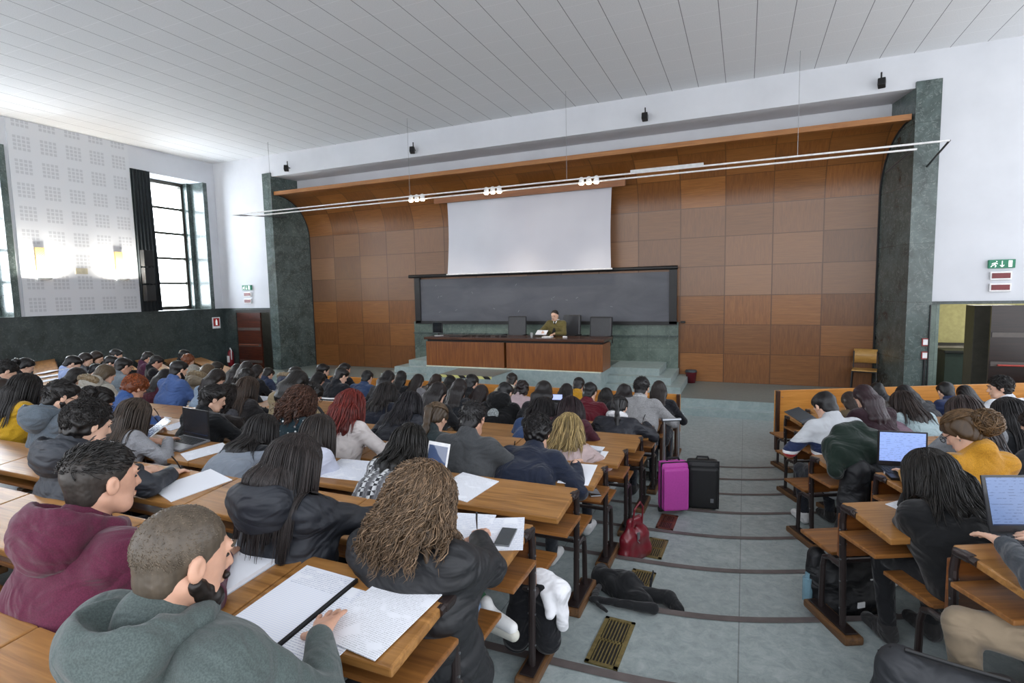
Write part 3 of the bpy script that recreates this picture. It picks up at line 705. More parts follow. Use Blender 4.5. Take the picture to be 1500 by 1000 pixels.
def cloth_m(col, kind='plain'):
    k = ('cloth', col, kind)
    if k in _M: return _M[k]
    m, nt, b = nodes(kind+'_cloth'); c = lin(col); co = coords(nt)
    v = noise(nt, co, 7, 5, .6); base = ramp(nt, v, [(.25, tuple(x*.84 for x in c)), (.75, tuple(min(1, x*1.12) for x in c))])
    if kind in ('knit', 'tweed', 'melange'):
        n2 = noise(nt, co, 260 if kind != 'tweed' else 120, 2); base = mixc(nt, .5, base, ramp(nt, n2, [(.35, (.55, .55, .55)), (.65, (1.3, 1.3, 1.3))]), 'MULTIPLY')
    if kind == 'dots':
        tc = nt.nodes.new('ShaderNodeTexVoronoi'); tc.inputs['Scale'].default_value = 24; tc.inputs['Randomness'].default_value = .35; nt.links.new(co, tc.inputs['Vector'])
        base = mixc(nt, ramp(nt, tc.outputs['Distance'], [(.18, (1, 1, 1)), (.22, (0, 0, 0))]), base, lin('#dfe3e2'))
    if kind == 'plaid':
        ck = N(nt, 'ShaderNodeTexChecker'); ck.inputs['Scale'].default_value = 38; nt.links.new(coords(nt, 'Object', (1, 1, 1), (.3, .2, .1)), ck.inputs[0])
        base = mixc(nt, ck.outputs[1], lin('#1b1d21'), lin('#cfd1d2'))
        ck2 = N(nt, 'ShaderNodeTexWave'); ck2.inputs['Scale'].default_value = 4; nt.links.new(co, ck2.inputs[0]); base = mixc(nt, ck2.outputs[1], base, (.12, .12, .13))
    if kind in ('stripes', 'rugby', 'yoke'):
        sp = nt.nodes.new('ShaderNodeSeparateXYZ'); nt.links.new(co, sp.inputs[0])
        cr = nt.nodes.new('ShaderNodeValToRGB'); cr.color_ramp.interpolation = 'CONSTANT'
        st = {'stripes': [(0, '#15171d'), (.72, '#e6e6e6'), (.738, '#15171d'), (.76, '#e6e6e6'), (.778, '#15171d'), (.80, '#e6e6e6'), (.818, '#15171d')],
              'rugby': [(0, '#b9bcc0'), (.67, '#b6292f'), (.72, '#e9e9e9'), (.75, '#1f2a4a'), (.82, '#b9bcc0')],
              'yoke': [(0, '#7f8791'), (.80, '#14151a')]}[kind]
        while len(cr.color_ramp.elements) < len(st): cr.color_ramp.elements.new(.5)
        for e, (p, q) in zip(cr.color_ramp.elements, st): e.position = p; e.color = (*lin(q), 1)
        nt.links.new(sp.outputs[2], cr.inputs[0]); base = cr.outputs[0]
    nt.links.new(base, b.inputs['Base Color'])
    b.inputs['Roughness'].default_value = .6 if kind == 'nylon' else .85
    b.inputs['Specular IOR Level'].default_value = .5 if kind == 'nylon' else .25
    if kind != 'nylon': b.inputs['Sheen Weight'].default_value = .15
    fo = noise(nt, coords(nt, 'Object', (1, 1, 1.5)), 5.5, 2.2, .45, 1.3); bump(nt, b, fo, .65, .07 if kind != 'nylon' else .06)
    _M[k] = m; return m
EYEW = plain('eye_white', '#d9d6d0', .3); EYED = plain('eye_dark', '#1d1512', .3)

# ------------------------------------------------------------------ strands
def tubes(paths, rad, var, sides=3):
    """paths (S,N,3) -> triangular tubes"""
    S, Np, _ = paths.shape; T = np.gradient(paths, axis=1); T /= np.linalg.norm(T, axis=-1, keepdims=True)+1e-9
    ref = rng.normal(size=(S, 1, 3)); A = ref-(ref*T).sum(-1, keepdims=True)*T; A /= np.linalg.norm(A, axis=-1, keepdims=True)+1e-9; B = np.cross(T, A)
    pr = rad*np.array([.8]+[1.]*(Np-2)+[.25])[None, :, None]*(.7+.6*rng.random((S, 1, 1)))
    V = []
    for k in range(sides): a = 2*math.pi*k/sides; V.append(paths+(A*math.cos(a)+B*math.sin(a))*pr)
    V = np.stack(V, 2).reshape(-1, 3)
    s, i, k = np.meshgrid(np.arange(S), np.arange(Np-1), np.arange(sides), indexing='ij')
    f = lambda i, k: (s*Np+i)*sides+(k % sides)
    Q = np.stack([f(i, k), f(i, k+1), f(i+1, k+1), f(i+1, k)], -1).reshape(-1, 4)
    return V, Q, np.repeat(var, Np*sides)
def rodr(a, b):
    a = np.asarray(a, float); b = np.asarray(b, float); return a, b

# ------------------------------------------------------------------ hands
def hand_prims(W, f, u, side, curl=.5, spread=.12, s=1.0, thumb=.6, relax=None):
    """wrist W, f = pointing direction, u = back of the hand, side = +1 if the thumb is on the f x u side"""
    f = np.array(f, float); f /= np.linalg.norm(f); u = np.array(u, float); u -= f*(u@f); u /= np.linalg.norm(u); r = np.cross(f, u)*side; W = np.array(W, float)
    pr = [('c', W-f*.03*s, W+f*.02*s, .025*s, .024*s, .02)]
    curls = curl if isinstance(curl, (list, tuple)) else [curl*.85, curl, curl*1.08, curl*1.15]
    for i in range(4):
        K = W+f*(.086, .090, .084, .074)[i]*s+r*(.031, .010, -.011, -.031)[i]*s+u*.003
        pr.append(('c', W+r*(.016, .005, -.006, -.016)[i]*s+f*.012*s, K, .0145*s, .0105*s, .014))
        ang = (.13, .02, -.09, -.22)[i]*(spread/.12); d0 = f*math.cos(ang)+r*math.sin(ang); a = K; cum = 0
        for q, (L, rad) in enumerate(zip(((.040, .023, .019), (.045, .027, .020), (.042, .025, .019), (.033, .019, .017))[i], ((.0092, .0082), (.0082, .0074), (.0074, .006)))):
            cum += curls[i]*(.55, .75, .55)[q]; d = d0*math.cos(cum)-u*math.sin(cum); b_ = a+d*L*s
            pr.append(('c', a, b_, rad[0]*s, rad[1]*s, .004)); a = b_
    a = W+f*.022*s+r*.022*s-u*.004; d = f*.62+r*.72-u*.25*thumb; d /= np.linalg.norm(d)
    for L, r0, r1, bend in ((.042, .0135, .0115, 0), (.032, .0108, .0095, .35), (.026, .0092, .0072, .3)):
        d = d*math.cos(bend*thumb)+(f*.75-r*.5-u*.3)*math.sin(bend*thumb); d /= np.linalg.norm(d); b_ = a+d*L*s; pr.append(('c', a, b_, r0*s, r1*s, .008)); a = b_
    return pr
def ik(S, W, l1, l2, pole):
    S, W, pole = map(lambda q: np.array(q, float), (S, W, pole)); d = W-S; D = np.linalg.norm(d)
    if D > (l1+l2)*.995: k = D/((l1+l2)*.995); l1 *= k; l2 *= k
    n = d/D; a = (l1*l1-l2*l2+D*D)/(2*D); h = math.sqrt(max(l1*l1-a*a, 0)); p = pole-n*(pole@n); p /= np.linalg.norm(p)+1e-9
    return S+n*a+p*h

# ------------------------------------------------------------------ a seated person
def head_axes(yaw, pitch, roll=0):
    M = (Matrix.Rotation(-yaw, 3, 'Z') @ Matrix.Rotation(-pitch, 3, 'X') @ Matrix.Rotation(roll, 3, 'Y')); return np.array(M)   # columns: right, forward, up
def head_prims(H, M, C7, s=1.0):
    p = lambda x, y, z: H+M@np.array([x, y, z])*s
    pr = [('e', p(0, -.012, .022), (.074*s, .094*s, .083*s), M, .03), ('e', p(0, .035, -.03), (.058*s, .058*s, .078*s), M, .03),
          ('c', p(-.030, .045, -.085), p(.030, .045, -.085), .026*s, .026*s, .025), ('e', p(0, .072, -.098), (.021*s, .017*s, .017*s), M, .018),
          ('c', p(-.045, -.01, -.055), p(-.035, .045, -.088), .024*s, .02*s, .025), ('c', p(.045, -.01, -.055), p(.035, .045, -.088), .024*s, .02*s, .025),
          ('c', p(0, .088, .006), p(0, .107, -.032), .008*s, .011*s, .014), ('c', p(-.012, .094, -.037), p(.012, .094, -.037), .008*s, .008*s, .008),
          ('c', p(-.034, .082, .018), p(.034, .082, .018), .012*s, .012*s, .014), ('e', p(0, .088, -.066), (.024*s, .010*s, .011*s), M, .008),
          ('-e', p(-.031, .093, -.003), (.017*s, .012*s, .011*s), M, .01), ('-e', p(.031, .093, -.003), (.017*s, .012*s, .011*s), M, .01),
          ('e', p(-.079, -.004, -.012), (.010*s, .019*s, .030*s), M, .006), ('e', p(.079, -.004, -.012), (.010*s, .019*s, .030*s), M, .006),
          ('-e', p(-.089, .004, -.006), (.006*s, .010*s, .016*s), M, .004), ('-e', p(.089, .004, -.006), (.006*s, .010*s, .016*s), M, .004),
          ('c', p(0, -.03, -.06), C7, .052*s, .058*s, .03)]
    return pr
def unit(v): v = np.asarray(v, float); return v/(np.linalg.norm(v)+1e-9)

def person(label, b, j, h, hair='short', hc='#1c1715', top='knit', tc='#22252b', w=24, fem=None, yaw=0, pitch=28, roll=0, look=None,
           extra=(), rw=None, lw=None, rcurl=.7, lcurl=.6, bulk=1.0, legs='#23262d', skin=0, twist=0, poleL=(-.9, -.35, -.55), hipy=None, group=None, world=None, pen=True, hs=1.0, knees=((-.12, .42), (.12, .42))):
    lod = 0 if w >= 60 else 1 if w >= 30 else 2
    hh, hd, ht = ((.0045, .0036, .009), (.0065, .005, .013), (.009, .0075, .018))[lod]
    if fem is None: fem = hair in ('long', 'wavy', 'curlylong', 'bun', 'pony', 'braid')
    sz = .95 if fem else 1.03
    if world is None:
        k = math.cos(BLK[b][1]); hy = (-.731*k+.10) if hipy is None else hipy
        x, y, z = blk(b, j, h[0], hy); rz = BLK[b][1]
    else: (x, y, z), rz = world; hy = 0 if hipy is None else hipy
    H = np.array([0, h[1]-hy, h[2]], float); hip = np.array([0, -.02, .49])
    yaw, pitch, roll = R(yaw), R(pitch), R(roll)
    M = head_axes(yaw, pitch, roll)
    C7 = H+(M@np.array([0, -.055, -.10]))*.8+np.array([0, -.012, -.055]); T = unit(C7-hip)
    X = np.array([math.cos(twist), math.sin(twist), 0]); Bk = unit(np.cross(T, X))*-1        # back direction
    if Bk[1] > 0: Bk = -Bk
    bw = sz*bulk
    SL, SR = C7-T*.075-X*.165*bw, C7-T*.075+X*.165*bw
    zd = .735
    if rw is None: rw = (.10+.05*rng.random(), .385+.03*rng.random(), zd+.01)
    if lw is None: lw = (-.15-.05*rng.random(), .37+.04*rng.random(), zd+.01)
    rw, lw = np.array(rw, float), np.array(lw, float)
    l1, l2 = .285*sz, .25*sz
    EL, ER = ik(SL, lw, l1, l2, poleL), ik(SR, rw, l1, l2, (.9, -.35, -.55))
    sk = skin_m(skin)
    # --- skin: head, neck, hands
    hp = head_prims(H, M, C7+T*.0, sz*hs)
    fl = C7-T*.10
    hp.append(('c', C7-T*.02, fl, .06*sz, .07*sz, .03))
    lo, hi = bounds([q for q in hp if q[0] != '-e'])
    V, Q = snet(lambda P: ev(hp, P), lo, hi, hh); Vs, Qs = [V], [Q]; n = len(V)
    fr, fll = unit(rw-ER), unit(lw-EL)
    for W, f, sd, cu in ((rw, fr, -1, rcurl), (lw, fll, 1, lcurl)):
        fdir = unit(np.array([f[0]*.6, max(f[1], .3), -.12 if W[2] < .8 else f[2]]))
        u = unit(np.array([-.25*sd*-1 if W is lw else -.25, -.05, 1])) if W[2] < .85 else unit(np.array([0, -1, .4]))
        pr = hand_prims(W, fdir, u, sd, cu, s=sz*.95)
        lo, hi = bounds(pr, .012); V, Q = snet(lambda P: ev(pr, P, .006), lo, hi, hd)
        Vs.append(V); Qs.append(Q+n); n += len(V)
        # forearm inside the cuff keeps the skin continuous
        E_ = ER if W is rw else EL; pr2 = [('c', E_+(W-E_)*.4, W, .034*sz, .026*sz, .01)]; lo, hi = bounds(pr2, .012); V, Q = snet(lambda P: ev(pr2, P), lo, hi, .012); Vs.append(V); Qs.append(Q+n); n += len(V)
    root = mk('person', np.concatenate(Vs), np.concatenate(Qs), sk, None, True, label=label, cat='person', group=group, loc=(x, y, z), rz=rz)
    p = lambda a, b_, c: H+M@np.array([a, b_, c])*sz*hs
    if lod < 2 or 'face' in extra:
        for sx in (-1, 1):
            e = MB(); e.lathe(p(sx*.031, .0805, -.004), [(.001, -.005), (.006, -.0035), (.0085, 0), (.006, .0035), (.001, .005)], 10); e.build('eye', EYED, root, True)
            mk('eyebrow', *(lambda t: (np.array(t.v), t.f))(MB().tube([p(sx*.014, .099, .021), p(sx*.032, .097, .027), p(sx*.048, .083, .02)], .0035, 5)), hair_m(hc), root)
        mk('lips', *(lambda t: (np.array(t.v), t.f))(MB().tube([p(-.02, .086, -.066), p(0, .0995, -.065), p(.02, .086, -.066)], [.002, .0055, .002], 6)), plain('lips', '#a8685c', .5), root, True)
    # --- clothing
    hm = hair_m(hc); puff = top in ('puffer', 'nylon'); th = 1.0+(.18 if puff else .06)
    mat = cloth_m(tc, 'nylon' if puff else top)
    mid = hip*.5+C7*.5+Bk*.035
    tp = [('c', hip+X*s_*.08*bw, mid+X*s_*.085*bw-Bk*.025, .108*bw*th, .106*bw*th, .07) for s_ in (-1, 0, 1)]
    tp += [('c', mid+X*s_*.085*bw-Bk*.025+Bk*(.012 if s_ == 0 else 0), C7-T*.15+X*s_*.105*bw-Bk*.035, .108*bw*th, .092*bw*th, .08) for s_ in (-1, 0, 1)]
    tp += [('c', C7-T*.05-Bk*.0, SR, .062*th, .062*th*bw, .05), ('c', C7-T*.05, SL, .062*th, .062*th*bw, .05)]
    if top != 'yoke': tp.append(('c', C7-T*.05+Bk*.004, C7+T*.012+Bk*.006, .078*th, .068*th, .03))
    tp += [('c', C7-T*.12+X*.06+Bk*.02, C7-T*.12-X*.06+Bk*.02, .075*bw, .075*bw, .06)]
    for S_, E_, W_ in ((SR, ER, rw), (SL, EL, lw)):
        We = W_-(W_-E_)*.06
        tp += [('c', S_, E_, .060*th*bw, .050*th*bw, .045), ('c', E_, We, .049*th*bw, .037*th, .02)]
        if not puff: tp += [('c', We-(We-E_)*.10, We, .034*th, .034, .01)]
    if 'long' in extra: tp += [('c', (s_*.10, .0, .48), (s_*.11, .10, .33), .135, .12, .05) for s_ in (-1, 0, 1)]
    hz = []
    if 'hood' in extra or 'furhood' in extra:
        big = 1.0 if 'hood' in extra else 1.15
        hc_ = C7+Bk*.085-T*.0
        hz = [('e', hc_, (.145*big, .092*big, .10*big), np.stack([X, -Bk, T], 1), .03), ('e', hc_-T*.055+Bk*.012, (.115*big, .07*big, .075*big), np.stack([X, -Bk, T], 1), .04)]
        ring = []
        for a in np.linspace(-2.6, 2.6, 9):
            ring.append(C7+T*(-.0+.025*math.cos(a))+X*math.sin(a)*.098+Bk*math.cos(a)*.095)
        for q0, q1 in zip(ring[:-1], ring[1:]): hz.append(('c', q0, q1, .032, .032, .015))
        hz += [('-e', C7+Bk*.05+T*.085, (.092, .075, .085), np.stack([X, -Bk, T], 1), .02)]
    elif 'scarf' in extra or 'collar' in extra or 'roll' in extra: pass
    seed = float(rng.random()*6)
    amp = .006 if puff else .0045 if top != 'shirt' else .003
    if puff:
        dsp = lambda P: amp*wob(P, 26, seed)+.007*np.abs(np.sin(((P-hip)@T.astype(F32))*math.pi/.065))*-1+.003
    else:
        dsp = lambda P: amp*wob(P, 24, seed)*(1+.8*np.sin(P[..., 2]*55+4*np.sin(P[..., 0]*14+seed)))*.9
    tp_name = {'puffer': 'padded_jacket', 'nylon': 'jacket', 'shirt': 'shirt', 'tweed': 'jacket'}.get(top, 'sweater')
    tob = blob(tp_name, tp, ht, mat, root, .03, dsp)
    if 'hood' in extra or 'furhood' in extra: blob('hood', hz, ht*.8, mat, root, .03, lambda P: .005*wob(P, 38, seed+2)+.004*np.abs(np.sin((P-C7)@T.astype(F32)*70+P[..., 0]*18))*-1)
    if 'cuff' in extra:
        pass
    if 'furhood' in extra:
        ring = [hc_+X*math.sin(a)*.13+Bk*(.05*math.cos(a)+.03)+T*(.03+.03*math.cos(a)) for a in np.linspace(-2.2, 2.2, 9)]
        fp = [('c', a, c, .036, .036, .02) for a, c in zip(ring[:-1], ring[1:])]
        blob('fur_trim', fp, .008 if lod else .006, hair_m('#a08a68'), root, .02, lambda P: .009*wob(P, 170, seed))
    if 'scarf' in extra or 'roll' in extra:
        col = '#e4e4e6' if 'roll' not in extra else tc
        ring = [C7+T*(.02)+X*math.sin(a)*.078+Bk*(math.cos(a)*.075-.0) for a in np.linspace(0, 2*math.pi, 12)]
        blob('scarf', [('c', a, c, .032, .032, .02) for a, c in zip(ring[:-1], ring[1:])], .009, cloth_m(col, 'knit'), root, .02, lambda P: .004*wob(P, 60, seed))
    if 'collar' in extra:
        ring = [C7+T*(.012)+X*math.sin(a)*.063+Bk*(math.cos(a)*.062) for a in np.linspace(0, 2*math.pi, 12)]
        blob('collar', [('c', a, c, .018, .018, .01) for a, c in zip(ring[:-1], ring[1:])], .006, cloth_m('#cfd3da' if top != 'tweed' else '#b0b0b0', 'shirt'), root, .01)
    # --- trousers and shoes
    lg = [('c', (s_*.09, .0, .485), (kx, ky, .475), .088*sz, .062*sz, .03) for s_, (kx, ky) in zip((-1, 1), knees)]+[('c', (kx, ky, .47), (kx, ky-.06, .10), .06*sz, .042*sz, .02) for kx, ky in knees]+[('c', (-.07, -.03, .50), (.07, -.03, .50), .105*sz, .105*sz, .04)]
    blob('trousers', lg, .016 if lod < 2 else .024, cloth_m(legs, 'denim'), root, .03, lambda P: .003*wob(P, 30, seed))
    for kx, ky in knees:
        blob('shoe', [('c', (kx, ky-.08, .045), (kx+.01, ky+.10, .035), .042, .034, .02), ('c', (kx, ky-.07, .08), (kx, ky-.05, .1), .042, .04, .02)], .012, cloth_m('#2b2a2a' if rng.random() < .5 else '#d2d2d0', 'leather'), root)
    if 'beard' in extra:
        bp_ = [('c', p(-.062, .005, -.05), p(-.036, .052, -.092), .020*sz, .026*sz, .02), ('c', p(.062, .005, -.05), p(.036, .052, -.092), .020*sz, .026*sz, .02), ('c', p(-.03, .062, -.098), p(.03, .062, -.098), .027*sz, .027*sz, .02), ('e', p(0, .078, -.106), (.028*sz, .022*sz, .026*sz), M, .02), ('c', p(-.024, .093, -.055), p(.024, .093, -.055), .009, .009, .006)]
        blob('beard', bp_, max(hh, .005), hair_m(hc if hc != '#6e6152' else '#2a211c'), root, .02, lambda P: .003*wob(P, 190, 1.))
    if 'waistcoat' in extra:
        blob('dark_pullover', [('c', C7-T*.07-Bk*.085, C7-T*.33-Bk*.145, .030, .05, .02)], .008, cloth_m('#17181b', 'knit'), root)
        blob('shirt_collar', [('c', C7-T*.02-Bk*.07+X*s_*.035, C7-T*.08-Bk*.10+X*s_*.012, .014, .012, .01) for s_ in (-1, 1)], .005, cloth_m('#dfe1e4', 'shirt'), root)
    if 'headband' in extra: MB().tube([p(math.sin(a)*.084, .035, .02+math.cos(a)*.093) for a in np.linspace(-1.7, 1.7, 14)], .008, 6).build('headband', WHITEM, root)
    if 'print' in extra: MB().lathe(mid+Bk*.12+T*.06, [(.001, -.002), (.07, -.001), (.07, .001), (.05, .002)], 20, Matrix(np.stack([X, T, Bk], 1).tolist())).build('back_print', plain('print_grey', '#8d9494', .8, var=.6, vs=60), root)
    if 'glasses' in extra:
        g = MB()
        for sx in (-1, 1):
            g.tube([p(sx*.034+.021*math.cos(a), .108, -.003+.018*math.sin(a)) for a in np.linspace(0, 6.283, 14)], .0022, 5)
            g.tube([p(sx*.054, .106, .0), p(sx*.08, .0, .005)], .0022, 5)
        g.tube([p(-.013, .109, 0), p(.013, .109, 0)], .002, 5); g.build('glasses', BLACK, root)
    if 'headphones' in extra:
        MB().tube([p(math.sin(a)*.09, -.01, .02+math.cos(a)*.09) for a in np.linspace(-1.6, 1.6, 12)], .009, 6).tube([p(-.085, -.01, 0), p(-.1, -.01, -.02)], .03, 10).tube([p(.085, -.01, 0), p(.1, -.01, -.02)], .03, 10).build('headphones', BLACK, root)
    if 'earring' in extra:
        MB().lathe(p(-.083, -.002, -.047), [(.001, -.005), (.005, 0), (.001, .005)], 8).build('earring', METAL, root)
    # --- hair
    hairdo(root, hair, hm, hc, H, M, sz*hs, C7, T, X, Bk, tp, lod, hh, w, seed, bw, extra)
    if pen and lod < 2:
        ft = rw+unit(np.array([fr[0]*.6, max(fr[1], .3), 0]))*.095*sz+np.array([-.02, 0, .0])
        MB().tube([ft+np.array([0, .01, -.012]), ft+np.array([.02, -.03, .055]), ft+np.array([.045, -.075, .105])], [.002, .0045, .0045], 7).build('pen', BLACK, root)
    return root

def hairdo(root, style, hm, hc, H, M, s, C7, T, X, Bk, tp, lod, hh, w, seed, bw, extra):
    p = lambda x, y, z: H+M@np.array([x, y, z])*s
    cran = lambda o: ('e', p(0, -.014, .024), ((.074+o)*s, (.094+o)*s, (.083+o)*s), M, .02)
    def cut(c, ny=.72, nz=-.69):
        nrm = M@np.array([0, ny, nz])
        return ('f', lambda P, d: np.maximum(d, (P-H)@nrm.astype(F32)-c*s), None)
    bm = lambda f, a: (lambda P: a*wob(P, f, seed))
    down = unit(np.array([0, -.0, -1.])); lodn = (3, 2, 1)[lod]
    hres = max(hh, .006) if lod < 2 else .010
    col = lambda P: ev(tp, P)
    if style in ('short', 'buzz', 'fade', 'curly', 'balding'):
        if style == 'buzz':
            blob('hair', [cran(.004), ('e', p(0, -.045, -.04), (.062*s, .050*s, .06*s), M, .02), cut(.018)], .005, hm, root, .02, bm(300, .0012))
        elif style == 'fade':
            blob('hair', [cran(.005), ('e', p(0, -.045, -.04), (.062*s, .050*s, .06*s), M, .02), cut(.018)], .005, hair_m('#4b433d'), root, .02, bm(300, .0012))
            blob('hair_top', [('e', p(0, -.002, .050), (.071*s, .090*s, .068*s), M, .02), ('f', lambda P, d: np.maximum(d, -((P-H)@(M@np.array([0, .12, 1.])).astype(F32)-.030*s)), None)], .0055, hm, root, .02, bm(120, .003))
        elif style == 'curly':
            blob('hair', [cran(.020), ('e', p(0, -.05, -.02), (.085*s, .06*s, .08*s), M, .03), cut(.026)], hres, hm, root, .02, bm(95, .010))
        else:
            blob('hair', [cran(.011), ('e', p(0, .045, .068), (.06*s, .048*s, .034*s), M, .03), ('e', p(0, -.048, -.045), (.064*s, .05*s, .065*s), M, .02), ('e', p(0, -.052, -.07), (.056*s, .042*s, .05*s), M, .02), cut(.024)] if style == 'short' else [cran(.008), ('e', p(0, -.048, -.045), (.064*s, .05*s, .065*s), M, .02), cut(-.012)], hres, hm, root, .02, bm(70, .004))
        if lod == 2 or (style == 'buzz' and lod): nst = 0
        else: nst = {'curly': 900, 'short': 1100, 'fade': 700, 'buzz': 5000}.get(style, 0)//(1 if lod == 0 else 2)
        if nst:
            a = rng.normal(size=(nst*3, 3)); a /= np.linalg.norm(a, axis=1, keepdims=True)
            ok = (a@np.array([0, .62, -.78]) < .05) & (a[:, 2] > (-.75 if style != 'fade' else .15)); a = a[ok][:nst]; o = .018 if style == 'curly' else .003 if style == 'buzz' else .012
            rad = np.array([.074+o, .094+o, .083+o]); root_ = np.array([0, -.014, .024])+a*rad
            K = 7; t = np.linspace(0, 1, K)[None, :, None]
            if style == 'curly':
                ph = rng.random((len(a), 1, 1))*6.28; e1 = np.cross(a, [0, .3, 1.]); e1 /= np.linalg.norm(e1, axis=1, keepdims=True)+1e-9; e2 = np.cross(a, e1)
                L = root_[:, None]+a[:, None]*(t*.016-.004)+(e1[:, None]*np.cos(ph+t*6.5)+e2[:, None]*np.sin(ph+t*6.5))*.013
            else:
                fl = np.array([0, .55, .15])-a*(a@np.array([0, .55, .15]))[:, None]; fl = fl+np.array([0, 0, -.35])*(1-np.clip(a[:, 2:3], 0, 1)); fl += rng.normal(size=fl.shape)*.15
                L = root_[:, None]*(1-.0)+fl[:, None]*(t*(.05 if style != 'buzz' else .012))+a[:, None]*(.004*np.sin(t*3.1)-.003)
            L = H+(L*s)@M.T; V, Q, va = tubes(L, (.0018 if style != 'buzz' else .0008) if lod == 0 else .0028, rng.random(len(a)) if style != 'buzz' else .3+.3*rng.random(len(a)))
            mk('hair_strands', V, Q, hm, root, False, attr=va)
        return
    # long styles -------------------------------------------------------
    o = {'curlylong': .030, 'wavy': .018, 'bun': .020}.get(style, .013)
    gath = style in ('bun', 'pony', 'braid')
    pr = [cran(o), ('e', p(0, -.045, -.03), ((.072+o)*s, .055*s, .07*s), M, .03), cut(.030 if not gath else .018, .66, -.75)]
    tailp = []
    if gath:
        if style == 'bun':
            c = p(.025, -.135, .0); tailp = [('e', c, (.066, .056, .062), M, .02), ('e', c+M@np.array([.05, -.015, .02]), (.032, .03, .028), M, .01), ('e', c+M@np.array([.01, -.02, -.055]), (.04, .028, .024), M, .01), ('e', c+M@np.array([-.04, .0, .04]), (.034, .028, .028), M, .01)]
        else:
            a = p(0, -.105, .03 if style == 'pony' else -.03); q = a+M@np.array([0, -.03, -.03]); r_ = C7+Bk*.10-T*.03+X*(.03 if style == 'pony' else .07); e_ = C7+Bk*.115-T*.22+X*(.04 if style == 'pony' else .12)
            tailp = [('c', a, q, .024, .03, .02), ('c', q, r_, .03, .028, .02), ('c', r_, e_, .026, .012, .02)]
            if style == 'braid': tailp = [('e', a+(q-a)*0+((r_-a)*k/6 if k < 6 else (r_-a)+(e_-r_)*(k-6)/6), (.024-.001*k, .02-.0008*k, .02), M, .008) for k in range(12)]
    else:
        ln = {'long': .26, 'wavy': .22, 'curlylong': .05, 'bob': .05, 'mid': .12}.get(style, .2)
        wd = {'curlylong': .105, 'wavy': .085, 'bob': .07}.get(style, .068)
        for k in (-1, -.35, .35, 1):
            a = p(k*.055, -.06+.02*abs(k), -.01); m_ = C7+T*.055+X*k*wd*.95+Bk*(.055-.02*abs(k)); e_ = C7-T*(ln*.45)+X*k*wd*1.1+Bk*(.105-.03*abs(k))
            f_ = C7-T*ln+X*k*wd*1.0+Bk*(.115-.03*abs(k))
            tailp += [('c', a, m_, .045, .042 if style != 'curlylong' else .03, .03), ('c', m_, e_, .040 if style != 'curlylong' else .026, .030 if style != 'curlylong' else .008, .03)]
            if ln > .1: tailp.append(('c', e_, f_, .028, .014, .03))
    disp = {'curlylong': bm(62, .013), 'wavy': bm(48, .007)}.get(style, lambda P: .003*np.sin(((P-H)@(M@np.array([1., .3, 0])).astype(F32))*260+2*np.sin(P[..., 2]*20)))
    base = pr+tailp if not gath else pr
    blob('hair', base, hres, hm, root, .03, disp)
    if gath:
        if style == 'bun': blob('hair_bun', tailp, hres, hm, root, .02, bm(85, .010)); bun_c = c
        else:
            blob('braid' if style == 'braid' else 'ponytail', tailp, hres, hm, root, .01, bm(90, .003))
            MB().lathe(p(0, -.105, .03 if style == 'pony' else -.03), [(.001, -.012), (.027, -.01), (.03, 0), (.027, .01), (.001, .012)], 12).build('hair_tie', BLACK, root, True)
    if style == 'bun' and lod < 2:
        nb_ = 500 if lod == 0 else 200; t = np.linspace(0, 1, 14)[None, :]; u = rng.normal(size=(nb_, 3)); u /= np.linalg.norm(u, axis=1, keepdims=True); v = np.cross(u, rng.normal(size=(nb_, 3))); v /= np.linalg.norm(v, axis=1, keepdims=True)
        an = (1.2+2.6*rng.random((nb_, 1)))*t+rng.random((nb_, 1))*6.28; rr = (.92+.25*rng.random((nb_, 1)))+.12*np.sin(t*5+rng.random((nb_, 1))*6)
        L = (np.cos(an)*rr)[..., None]*u[:, None]+(np.sin(an)*rr)[..., None]*v[:, None]; L = bun_c+(L*np.array([.074, .062, .068])*s)@M.T
        V, Q, va = tubes(L, .0024, rng.random(nb_)); mk('hair_strands', V, Q, hm, root, False, attr=va)
    ns = (2600, 700, 0)[lod]
    if style == 'curlylong' and lod == 0: ns = 4200
    if gath: ns = ns//2
    if not ns: return
    # strands flow over the volume and fall
    K = (22 if style == 'curlylong' else 16) if not gath else 9
    az = rng.random(ns)*2*math.pi; el = rng.random(ns)**.7*.95
    d = np.stack([np.sin(az)*np.sin(el*1.2), -.1+np.cos(az)*np.sin(el*1.2), np.cos(el*1.2)], 1); keep = d[:, 1] < .62; d = d[keep]; az = az[keep]; n = len(d)
    rad = np.array([.074+o, .094+o, .083+o])+.003
    P0 = np.array([0, -.014, .024])+d*rad; P = H+(P0*s)@M.T
    out = [P.copy()]; length = {'long': .50, 'wavy': .44, 'curlylong': .37, 'mid': .34, 'bob': .25}.get(style, .14); st = length/K*(.75+.35*rng.random((n, 1)))
    fly = {'curlylong': .016, 'wavy': .010}.get(style, .004)*rng.random((n, 1))
    vel = (d*[1, .2, 0]+[0, -.55, .1])@M.T if not gath else (np.array([0, -1., .1])-d*0)@M.T*np.ones((n, 1))
    tgt = p(.02, -.115, .035) if gath else None
    full = base+[q for q in tp]
    for k in range(1, K):
        if gath: dr = tgt-P; vel = vel*.4+dr/(np.linalg.norm(dr, axis=1, keepdims=True)+1e-6)*.6
        else: vel = vel*.55+np.array([0, 0, -1.])*.45+(Bk*.12)
        vel /= np.linalg.norm(vel, axis=1, keepdims=True)+1e-9
        P = P+vel*st
        for _ in range(2):
            e = .004; dd = ev(full, P.astype(F32)); g = np.stack([ev(full, (P+np.eye(3)[i]*e).astype(F32))-dd for i in range(3)], 1)/e
            g /= np.linalg.norm(g, axis=1, keepdims=True)+1e-6
            P = P+g*np.maximum(fly+.002-dd[:, None], 0)
        out.append(P.copy())
